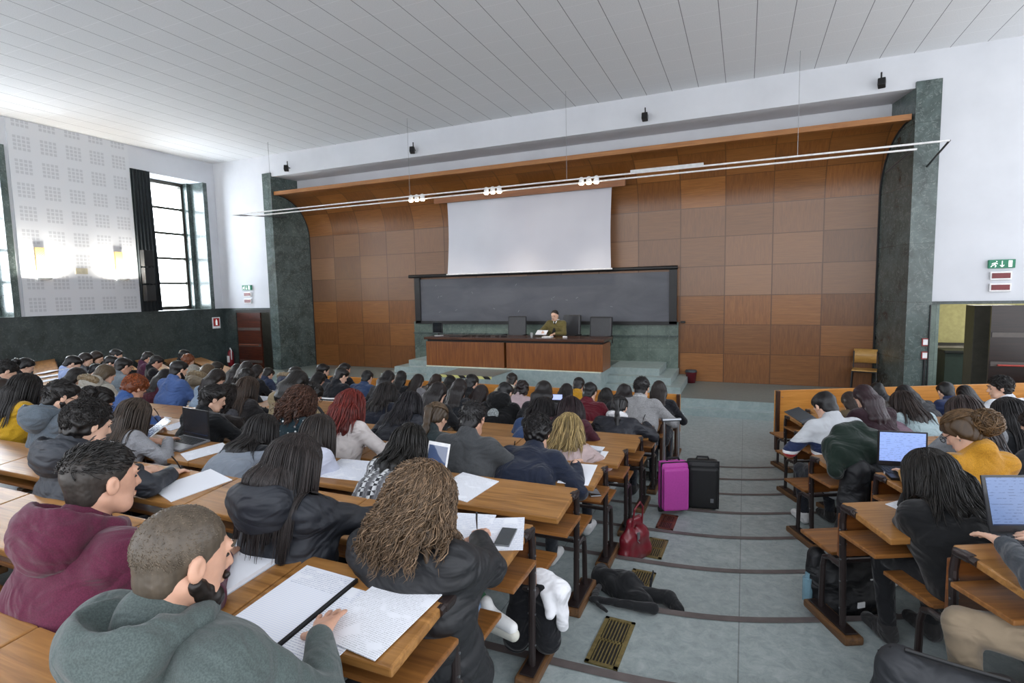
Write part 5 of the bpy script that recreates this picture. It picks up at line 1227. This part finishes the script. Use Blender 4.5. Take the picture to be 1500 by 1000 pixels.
# laptops
def laptop(b, j, lx, ly, rot, label, w=.36, d=.25, lid='#232427', scr='#6f8ab5', body='#1b1c1e', open_=105, back=False, text=None, emit=.5, lift=0):
    o = thing('laptop', label, 'laptop'); o.matrix_world = onto(b, j, lx, ly, rot, lift)
    MB().bbox((0, 0, .009), (w, d, .018), .004).build('base', plain('laptop_body'+body, body, .4), o)
    kb = MB()
    for r_ in range(5):
        for c in range(13): kb.bbox((-w*.43+c*w*.072, d*.36-r_*.024, .0195), (w*.062, .019, .004), .001)
    kb.build('keyboard', plain('keys', '#2b2d30', .5), o)
    MB().box(-.05, .05, -d*.44, -d*.44+.06, .018, .0187).build('touchpad', plain('pad'+body, '#3a3c40' if body < '#5' else '#6c6d70', .3), o)
    L = bpy.data.objects.new('lid', None); 
    M = Matrix.Translation((0, d/2, .016)) @ Matrix.Rotation(R(90-(open_-90)*-1-90+ (0)), 4, 'X')
    M = Matrix.Translation((0, d/2-.004, .016)) @ Matrix.Rotation(R(-(open_-90)), 4, 'X')
    lid_ = MB().bbox((0, 0, .118), (w, .009, .236), .003).build('lid', plain('laptop_lid'+lid, lid, .35, coat=.3), o); lid_.matrix_local = M
    sm, nt, b_ = nodes('laptop_screen'); t = noise(nt, coords(nt, 'Object', (40, 1, 90)), 1, 2); lines = N(nt, 'ShaderNodeTexWave'); lines.bands_direction = 'Z'; lines.inputs['Scale'].default_value = 26; nt.links.new(coords(nt), lines.inputs[0])
    k_ = mixc(nt, 1, ramp(nt, lines.outputs[1], [(.6, (0, 0, 0)), (.75, (1, 1, 1))]), ramp(nt, t, [(.5, (0, 0, 0)), (.56, (1, 1, 1))]), 'MULTIPLY')
    c = mixc(nt, k_, lin(scr), tuple(q*.72 for q in lin(scr))); nt.links.new(c, b_.inputs['Base Color']); nt.links.new(c, b_.inputs['Emission Color']); b_.inputs['Emission Strength'].default_value = emit; b_.inputs['Roughness'].default_value = .25
    MB().box(-w*.46, w*.46, -.0055, -.0046, .028, .226).build('screen', sm, lid_)
    MB().box(-w*.46, w*.46, -.006, -.0054, .028, .034).build('task_bar', plain('task_bar', '#23314e', .3), lid_)
    if text:
        cu = bpy.data.curves.new('brand_mark', 'FONT'); cu.body = text; cu.size = .018; cu.extrude = .0003; cu.align_x = 'CENTER'; cu.materials.append(WHITEM)
        tt = bpy.data.objects.new('brand_tmp', cu); COL.objects.link(tt); bpy.context.view_layer.update()
        me_ = bpy.data.meshes.new_from_object(tt.evaluated_get(bpy.context.evaluated_depsgraph_get())); bpy.data.objects.remove(tt); bpy.data.curves.remove(cu)
        t_ = bpy.data.objects.new('brand_mark', me_); COL.objects.link(t_); t_.parent = lid_; t_.location = (0, -.0055, .009); t_.rotation_euler = (R(90), 0, 0)
    if emit > .3 and not back: MB().box(-w*.5-.0, -w*.5+.03, -.02, .0, .001, .016).build('sticker', WHITEM, o)
    return o
laptop('R', 1, 1.34, -.19, -5, 'large black laptop with a light blue page at the right edge', .40, .27, '#26272a', '#5f7194', text='acer', open_=112, emit=.32, lift=.002)
laptop('R', 3, 1.14, -.15, -14, 'open black laptop with bright screen behind the long black hair, right block', .30, .21, '#17181b', '#7f95c9', open_=100, emit=.42)
laptop('C', 2, -4.16, -.20, -6, 'black open laptop under the hands of the woman in grey, third row', .36, .25, '#1a1a1c', '#2a2b30', '#77787c', open_=96, emit=.0)
laptop('R', 7, .86, -.22, 30, 'dark grey laptop on the desk left of the boy in the banded sweater', .30, .2, '#303236', '#303236', open_=160, emit=.0)

# ------------------------------------------------------------------ bags, coats, cases
def soft(name, pr, h, mat, parent=None, amp=.006, f=22, k=.05, seed=1., **kw): return blob(name, pr, h, mat, parent, k, lambda P: amp*wob(P, f, seed), **kw)
def suitcase(loc, rz, col, label, w, d, h, handle, tag_=False):
    o = thing('suitcase', label, 'suitcase', loc, rz)
    m = plain('case_'+col, col, .55, var=.05, bmp=.3, vs=60)
    MB().bbox((0, 0, h/2+.04), (w, d*.62, h), .045).build('shell', m, o)
    MB().bbox((0, -d*.36, h/2+.02), (w*.9, d*.24, h*.86), .035).build('front_pocket', m, o)
    z = MB(); 
    for zz, yy in ((h/2+.04, -d*.22), ): z.bbox((0, yy, zz), (w*1.008, .008, h*1.004), .003)
    z.build('zip', BLACK, o)
    for sx in (-1, 1): MB().tube([(sx*w*.4-.015, d*.2, .025), (sx*w*.4+.015, d*.2, .025)], .025, 12).build('wheel', BLACK, o)
    MB().tube([(-.06, 0, h+.035), (-.05, 0, h+.065), (.05, 0, h+.065), (.06, 0, h+.035)], .011, 8).build('carry_handle', BLACK, o)
    if handle:
        MB().tube([(-.07, d*.22, h), (-.07, d*.22, h+.42)], .009, 8).tube([(.07, d*.22, h), (.07, d*.22, h+.42)], .009, 8).tube([(-.09, d*.22, h+.42), (.09, d*.22, h+.42)], .016, 8).build('pull_handle', METAL, o)
    if tag_: MB().bbox((w*.25, -d*.49, h*.3), (.03, .004, .04), .001).build('badge', METAL, o)
suitcase((-.60, -6.74, ZT(5)), R(28), '#b5429d', 'bright pink suitcase with raised handle standing at the aisle side', .27, .2, .47, True)
suitcase((-.36, -6.38, ZT(6)), R(12), '#1a1b1c', 'black soft suitcase right behind the pink one', .30, .24, .48, False, True)
hb = thing('handbag', 'dark red leather handbag on the aisle floor beside the floor grilles', 'handbag', (-.74, -7.92, ZT(4)), R(62)); hb.scale = (.9, .8, 1.15)
RL = plain('red_leather', '#6a1320', .32, var=.15, coat=.3)
soft('body', [('c', (-.12, 0, .05), (.12, 0, .05), .07, .07, .02), ('c', (-.11, 0, .14), (.10, 0, .15), .065, .06, .03), ('c', (-.06, 0, .26), (.05, 0, .26), .03, .03, .04), ('c', (-.12, 0, .05), (-.06, 0, .25), .06, .025, .03), ('c', (.12, 0, .05), (.05, 0, .25), .06, .025, .03)], .009, RL, hb, .005, 40)
MB().tube([(-.07, -.03, .24), (-.06, -.05, .36), (0, -.06, .40), (.05, -.05, .36), (.06, -.03, .24)], .008, 8).build('handle', RL, hb)
MB().bbox((-.03, -.07, .18), (.03, .008, .05), .003).tube([(-.03, -.07, .2), (-.045, -.075, .15), (-.02, -.075, .13)], .004, 6).build('buckle', METAL, hb)
# floor grilles
for k, (x, y, j, w, d) in enumerate(((-.63, -9.20, 2, .17, .42), (-.62, -8.43, 3, .16, .38), (-.62, -7.70, 4, .15, .34), (-.62, -6.98, 5, .15, .33))):
    o = thing('floor_grille', '%s set into the aisle floor' % ('brass air grille nearest the camera', 'brass air grille half under the black jacket', 'brass air grille beside the red handbag', 'copper-red air grille nearest the pink suitcase')[k], 'floor grille', (x, y, ZT(j)+.001), R(-2), 'air grilles in the aisle floor')
    fm = BRASS if k < 3 else plain('copper', '#7a4a3a', .5, .5, var=.25, vs=40)
    m = MB(); f = .022
    m.box(-w/2, w/2, -d/2, -d/2+f, 0, .008).box(-w/2, w/2, d/2-f, d/2, 0, .008).box(-w/2, -w/2+f, -d/2, d/2, 0, .008).box(w/2-f, w/2, -d/2, d/2, 0, .008).box(-w/2, w/2, -.008, .008, 0, .007); m.build('frame', fm, o)
    MB().box(-w/2+f, w/2-f, -d/2+f, d/2-f, 0, .001).build('dark_opening', BLACK, o)
    s = MB()
    for q in range(7): xx = -w/2+f+(w-2*f)*(q+.5)/7; s.box(xx-.003, xx+.003, -d/2+f, d/2-f, 0, .007)
    s.build('slats', fm, o)
# black jacket dropped in the aisle
jk = thing('jacket', 'black jacket with long straps dropped on the aisle floor', 'jacket', (-.70, -8.60, ZT(3)), R(-14))
soft('body', [('c', (-.16, .03, .05), (.02, .04, .07), .07, .08, .05), ('c', (.02, .03, .05), (.17, -.03, .045), .075, .055, .05), ('c', (-.17, .05, .06), (-.2, .12, .05), .05, .05, .04), ('c', (-.05, -.02, .04), (.1, -.08, .035), .05, .045, .05)], .010, cloth_m('#17181a', 'fleece'), jk, .012, 34)
soft('sleeve', [('c', (.15, .02, .06), (.30, .05, .06), .045, .04, .03), ('c', (.30, .05, .06), (.38, -.02, .05), .04, .036, .03)], .009, cloth_m('#17181a', 'fleece'), jk, .006, 40)
soft('belt', [('c', (-.12, -.08, .06), (-.08, -.20, .09), .02, .02, .01), ('c', (-.08, -.20, .09), (-.04, -.30, .11), .02, .018, .01), ('c', (-.04, -.30, .11), (.30, -.20, .12), .018, .032, .01), ('c', (-.06, -.30, .11), (.08, -.36, .105), .012, .01, .01), ('c', (.15, .1, .05), (.13, .2, .12), .01, .008, .01)], .007, cloth_m('#1b1c1e', 'fleece'), jk, .003, 60)
# dark sports bag with white fleece hanging at the second row post
cb = thing('coat', 'black coat with white fleece lining hanging below the second row seat', 'coat', (-.88, -9.66, ZT(1)), 0)
soft('body', [('c', (-.12, .10, .36), (.0, .10, .36), .05, .05, .04), ('c', (-.12, .10, .34), (-.14, .08, .10), .05, .07, .04), ('c', (0, .10, .34), (.02, .09, .12), .05, .07, .04)], .010, cloth_m('#141519', 'fleece'), cb, .008, 30)
soft('fleece_lining', [('c', (-.02, .12, .40), (.08, .10, .37), .05, .05, .03), ('c', (.08, .10, .37), (.11, .07, .22), .045, .028, .03), ('c', (.03, .06, .36), (.06, .03, .28), .03, .02, .02)], .008, cloth_m('#e5e5e8', 'fleece'), cb, .006, 60)
# trainers of the curly-haired woman: raised foot beside the second post
sh = thing('trainer', 'white trainer with thick sole sticking out beside the black jacket, second row', 'shoe', (-1.0, -9.84, ZT(1)+.33), R(-12)); sh.scale = (.8, .8, .85)
soft('upper', [('c', (-.06, 0, .03), (.10, 0, 0), .042, .034, .02), ('c', (-.06, 0, .03), (-.08, 0, .08), .04, .04, .02)], .007, plain('white_leather', '#dcdcda', .5), sh, .001, 40)
soft('sole', [('c', (-.08, 0, -.03), (.11, 0, -.035), .036, .034, .01)], .007, plain('sole', '#c9c7bb', .6), sh, 0)
soft('sock', [('c', (-.10, 0, .08), (-.17, 0, .14), .036, .04, .02)], .007, cloth_m('#2e5a3f', 'knit'), sh, .001, 40)
# coats lying on the desks in the left middle
o = soft('folded_coat', [('c', (-.14, 0, .05), (.12, .02, .05), .06, .07, .05), ('c', (-.05, .03, .10), (.08, .0, .09), .05, .04, .05)], .011, cloth_m('#1b1513', 'fleece'), None, .010, 34); o.matrix_world = onto('C', 3, -4.55, -.23, 8); tag(o, 'dark brown bundled coat on the fourth row desk beyond the long brown hair', 'coat')
o = soft('folded_coat', [('c', (-.15, 0, .05), (.15, .01, .04), .06, .06, .05), ('c', (.0, .03, .08), (.12, .0, .08), .04, .04, .05)], .011, cloth_m('#17181d', 'fleece'), None, .010, 30); o.matrix_world = onto('C', 4, -4.98, -.22, -4); tag(o, 'black folded coat on the desk beside the blue sweater', 'coat')
o = soft('pencil_case', [('c', (-.13, 0, .03), (.13, .01, .03), .03, .03, .02)], .007, cloth_m('#1f211d', 'nylon'), None, .003, 60); o.matrix_world = onto('C', 3, -3.62, -.16, 10); tag(o, 'long dark pencil case on the desk left of the dotted blouse', 'pencil case')
# green jacket draped on the right block
gj = thing('draped_coat', 'dark green and black coat draped over the desk behind the banded sweater', 'coat', blk('R', 4, .82, -.33), ANG)
soft('green_shell', [('c', (-.18, .0, .80), (.12, .02, .82), .10, .11, .06), ('c', (-.1, .06, .90), (.02, .08, .92), .07, .07, .06), ('c', (.05, -.06, .80), (.25, -.08, .74), .09, .07, .06), ('c', (-.2, -.06, .74), (-.24, -.1, .68), .07, .05, .05), ('c', (.1, .05, .86), (-.12, -.1, .74), .06, .06, .04)], .011, cloth_m('#15241d', 'fleece'), gj, .014, 26)
soft('black_shell', [('c', (-.10, -.10, .68), (-.14, -.12, .18), .09, .10, .06), ('c', (.10, -.12, .68), (.13, -.13, .20), .09, .09, .06), ('c', (.26, -.12, .66), (.27, -.13, .42), .06, .05, .05)], .013, cloth_m('#141519', 'nylon'), gj, .012, 24)
gj.scale = (1.02, 1.05, 1.04)
soft('grey_lining', [('c', (.03, -.21, .64), (.05, -.21, .34), .03, .022, .02)], .009, cloth_m('#62797c', 'nylon'), gj, .005, 50)
# black rucksack on the floor at the right
rk = thing('rucksack', 'black rucksack with white labels on the floor behind the nearest right-hand bench post', 'rucksack', blk('R', 2, .86, .20, -.081), ANG+R(10))
soft('body', [('c', (-.13, 0, .10), (.14, 0, .10), .115, .115, .04), ('c', (-.13, 0, .26), (.10, .02, .28), .10, .09, .05), ('c', (-.22, .02, .2), (-.2, .04, .36), .05, .05, .04)], .011, cloth_m('#101114', 'nylon'), rk, .007, 26)
MB().bbox((-.03, -.125, .12), (.05, .006, .035), .002).build('patch', WHITEM, rk)
for q in ((-.0, .26, .03), (.08, .18, .02)): MB().bbox((q[0]+.05, -.118, q[1]), (q[2], .006, .008), .002).build('reflector', WHITEM, rk)
MB().tube([(.16, -.10, .04), (.24, -.16, .02), (.30, -.2, .012)], .012, 6).build('strap', BLACK, rk)
MB().tube([(-.26, .03, .10), (-.26, .03, .24)], .028, 12).tube([(-.26, .03, .24), (-.26, .03, .27)], .015, 10).build('bottle', plain('bottle', '#6f8f9c', .2), rk)
# black shoulder bag at the bottom right
bg = thing('shoulder_bag', 'dark grey shoulder bag at the lower right corner, resting before the khaki knee', 'bag', blk('R', 1, .66, -.42), ANG-R(25))
soft('body', [('c', (-.18, 0, .15), (.2, 0, .15), .12, .12, .03), ('c', (-.15, 0, .40), (.15, 0, .36), .07, .07, .04), ('c', (-.18, 0, .15), (-.14, 0, .42), .10, .06, .04), ('c', (.2, 0, .15), (.16, 0, .38), .10, .06, .04)], .011, cloth_m('#25272b', 'nylon'), bg, .005, 20)
MB().tube([(-.14, -.02, .49), (0, -.03, .475), (.16, -.02, .45)], .008, 6).build('zip', BLACK, bg)
MB().tube([(-.17, 0, .47), (-.2, .02, .44), (-.19, .03, .36)], .014, 6).build('strap_ring', BLACK, bg)
MB().bbox((.1, -.135, .2), (.09, .01, .05), .003).build('reflective_label', plain('label_grey', '#84868a', .4), bg)

# ------------------------------------------------------------------ things on and behind the lecture desk
DZ = .735+.68
mo = thing('monitor', 'small black monitor at the left end of the lecture desk', 'monitor', (-6.80, -.62, DZ), R(-20))
MB().bbox((0, 0, .2), (.36, .03, .27), .008).build('panel', BLACK, mo); MB().box(-.16, .16, -.018, -.0155, .09, .32).build('screen', plain('dark_screen', '#1d2126', .15), mo)
MB().tube([(0, .03, .01), (0, .02, .12)], .02).build('stand', BLACK, mo); MB().lathe((0, .03, 0), [(.11, 0), (.11, .012), (.03, .02)], 18).build('foot', plain('silver', '#a9abad', .4), mo)
tag(MB().bbox((-6.2, -.75, DZ+.01), (.36, .14, .02), .005).build('keyboard', BLACK), 'black keyboard right of the monitor on the lecture desk', 'keyboard')
for k, (x, w_) in enumerate(((-5.98, .07), (-5.82, .05), (-5.62, .12), (-5.45, .08), (-5.22, .05), (-5.05, .1))):
    tag(soft('desk_microphone' if k % 2 else 'cable_coil', [('c', (x-w_/2, -.66, DZ+.022), (x+w_/2, -.62, DZ+.022), .02, .02, .01)], .008, BLACK, None, .003, 80),
        'small black item on the lecture desk, %s of six between keyboard and first chair' % ('first', 'second', 'third', 'fourth', 'fifth', 'sixth')[k], 'cable', 'small black items on the lecture desk')
gl = thing('drinking_glass', 'clear plastic cup standing left of the lecturer', 'glass', (-4.38, -.62, DZ))
gm, nt, b_ = nodes('clear_plastic'); b_.inputs['Transmission Weight'].default_value = .8; b_.inputs['Roughness'].default_value = .1; b_.inputs['Base Color'].default_value = (.9, .92, .93, 1)
MB().lathe((0, 0, 0), [(.025, 0), (.034, .1), (.031, .1), (.023, .004)], 16).build('cup', gm, gl)
tag(MB().bbox((0, 0, 0), (.26, .19, .003), .001, Matrix.Rotation(R(28), 3, 'X')).build('paper_sheet', paper_m('print'), loc=(-4.22, -.40, DZ+.09)), 'sheet of paper held by the lecturer', 'paper')
tag(MB().bbox((-4.0, -.62, DZ+.012), (.21, .2, .022), .003).build('book', WHITEM), 'white book flat on the lecture desk before the lecturer', 'book')
tag(MB().bbox((-3.6, -.62, DZ+.018), (.09, .06, .035), .01).build('tissue_pack', WHITEM), 'small white pack on the lecture desk right of the lecturer', 'pack')
def office_chair(x, y, rz, label, w=.5, hgt=1.08):
    c = thing('office_chair', label, 'chair', (x, y, .735), rz, 'black office chairs behind the lecture desk')
    lm = plain('chair_leather', '#26272b', .4, coat=.1)
    for a in range(5): an = a*1.2566; MB().tube([(0, 0, .09), (.28*math.cos(an), .28*math.sin(an), .06)], .02).tube([(.28*math.cos(an)-.02, .28*math.sin(an), .03), (.28*math.cos(an)+.02, .28*math.sin(an), .03)], .03, 10).build('leg', BLACK, c)
    MB().tube([(0, 0, .08), (0, 0, .44)], .028).build('column', BLACK, c)
    MB().bbox((0, 0, .47), (w, .48, .09), .035).build('seat', lm, c)
    MB().bbox((0, .25, .60+(hgt-.6)/2), (w, .09, hgt-.55), .035, Matrix.Rotation(R(-6), 3, 'X')).build('backrest', lm, c)
    for sx in (-1, 1): MB().tube([(sx*(w/2+.02), .2, .5), (sx*(w/2+.03), .2, .66), (sx*(w/2+.03), -.15, .67), (sx*(w/2+.02), -.12, .5)], .016).build('armrest', BLACK, c)
office_chair(-5.10, .10, R(6), 'left black office chair behind the lecture desk, empty', .46)
office_chair(-3.83, .30, R(-8), 'black office chair behind the lecturer in the olive jacket', .46, 1.1)
office_chair(-3.06, .02, R(-10), 'wide dark office chair at the right end of the lecture desk, empty', .54, 1.07)
# plywood chair by the right pilaster
c = thing('stacking_chair', 'light plywood chair with black tube legs before the right pilaster', 'chair', (2.22, .72, .29), R(-12))
PLY = wood('pale_ply', '#b58a45', '#d6ac63', 'X', .35)
bm_ = MB(); n = 9
for i in range(n):
    a = (i/(n-1)-.5); bm_.v += [(a*.44, .20-.05*(1-4*a*a)*-1, .56), (a*.40, .235+.05*(1-4*a*a), .84), (a*.44, .212-.05*(1-4*a*a)*-1, .56), (a*.40, .247+.05*(1-4*a*a), .84)]
for i in range(n-1): q = i*4; bm_.f += [(q, q+4, q+5, q+1), (q+2, q+3, q+7, q+6), (q+1, q+5, q+7, q+3), (q, q+2, q+6, q+4)]
bm_.build('backrest', PLY, c, True); MB().bbox((0, 0, .45), (.42, .42, .02), .008).build('seat', PLY, c)
for sx in (-1, 1):
    MB().tube([(sx*.22, -.24, 0), (sx*.2, -.2, .44), (sx*.2, .18, .44), (sx*.2, .24, .80)], .012).build('frame_side', BLACK, c); MB().tube([(sx*.22, .24, 0), (sx*.2, .12, .43)], .012).build('leg', BLACK, c)
MB().tube([(-.2, -.2, .43), (.2, -.2, .43)], .012).build('crossbar', BLACK, c)
b = thing('waste_basket', 'small dark red waste basket at the foot of the wood wall', 'basket', (-1.1, .92, .29))
MB().lathe((0, 0, 0), [(.09, 0), (.125, .24), (.13, .25), (.12, .25), (.085, .01)], 18).build('bucket', plain('basket_red', '#5d1520', .45), b, True)
MB().lathe((0, 0, 0), [(.11, .235), (.135, .25), (.12, .29), (.05, .3)], 18).build('liner', plain('liner', '#3c4348', .5), b, True)
# rucksack beside the denim top near the front board
o = soft('rucksack', [('c', (-.12, 0, .12), (.1, 0, .12), .09, .09, .04), ('c', (-.1, 0, .26), (.06, 0, .25), .08, .08, .04)], .014, cloth_m('#14161a', 'nylon'), None, .005, 30, loc=blk('C', 9, -5.80, -.28, .70)); tag(o, 'dark rucksack on the front desk next to the blue denim top', 'rucksack')
ph = thing('phone', 'raised phone with bright picture held above a desk before the podium', 'phone', blk('C', 7, -2.2, -.2, .93), R(10)); MB().bbox((0, 0, 0), (.15, .01, .08), .003).build('case', BLACK, ph); MB().box(-.068, .068, -.0065, -.005, -.034, .034).build('screen', plain('bright_phone', '#8f9bd0', .2, emit=.7), ph)

# ------------------------------------------------------------------ light and camera
W = bpy.data.worlds.new('hall_daylight_fill'); scene.world = W; W.use_nodes = True; nt = W.node_tree
bg_ = nt.nodes['Background']; tc = nt.nodes.new('ShaderNodeTexCoord'); sx = nt.nodes.new('ShaderNodeSeparateXYZ'); nt.links.new(tc.outputs['Generated'], sx.inputs[0])
nt.links.new(ramp(nt, sx.outputs[2], [(0, (.95, .97, 1.0)), (.45, (.84, .89, 1.0)), (1, (.9, .95, 1.0))]), bg_.inputs[0]); bg_.inputs[1].default_value = WORLD_S  # bright below the horizon as well, added to lift the ceiling
def area(name, loc, rot, sx_, sy_, e, col=(1, 1, 1)):
    l = bpy.data.lights.new(name, 'AREA'); l.shape = 'RECTANGLE'; l.size = sx_; l.size_y = sy_; l.energy = e; l.color = col
    o = bpy.data.objects.new(name, l); COL.objects.link(o); o.location = loc; o.rotation_euler = rot; return o
for a, b_ in WIN: area('window_daylight', (XL-.85, (a+b_)/2, 3.95), (0, R(-90), 0), 3.5, 1.4, 110, (.9, .95, 1))
area('window_daylight', (XL-.3, -10.5, 4.0), (0, R(-90), 0), 3.5, 2.0, 260, (.88, .94, 1))
for y in (-4.66, -2.96):
    area('lamp_light', (XL+.16, y, 3.02), (R(180), R(-25), 0), .3, .2, 34, (1, .93, .82))
for cx in (-7.05, -5.1, -2.95):
    l = bpy.data.lights.new('spot_light', 'SPOT'); l.energy = 45; l.spot_size = R(75); l.spot_blend = .9; l.color = (1, .9, .75); l.shadow_soft_size = .12
    o = bpy.data.objects.new('spot_light', l); COL.objects.link(o); o.location = (cx, -.95, 4.52); o.rotation_euler = (R(24), 0, 0)
cam = bpy.data.cameras.new('camera'); co = bpy.data.objects.new('camera', cam); COL.objects.link(co)
cam.sensor_width = 36; cam.sensor_fit = 'HORIZONTAL'; cam.lens = 36*795.87/1500; cam.clip_start = .05
yaw, pit, rol = -.4057, -.0923, -.0210
f = Vector((math.sin(yaw)*math.cos(pit), math.cos(yaw)*math.cos(pit), math.sin(pit))); r0 = Vector((math.cos(yaw), -math.sin(yaw), 0)); u0 = r0.cross(f)
r1 = r0*math.cos(rol)+u0*math.sin(rol); u1 = -r0*math.sin(rol)+u0*math.cos(rol)
Mx = Matrix((r1, u1, -f)).transposed().to_4x4(); Mx.translation = (0, -14.04*.85, 2.45); co.matrix_world = Mx
scene.camera = co
scene.view_settings.view_transform = 'Standard'; scene.view_settings.look = 'None'; scene.view_settings.gamma = 1; scene.view_settings.exposure = EXPO
scene.cycles.max_bounces = 8; scene.cycles.diffuse_bounces = 4; scene.cycles.sample_clamp_indirect = 6
scene.cycles.use_denoising = True
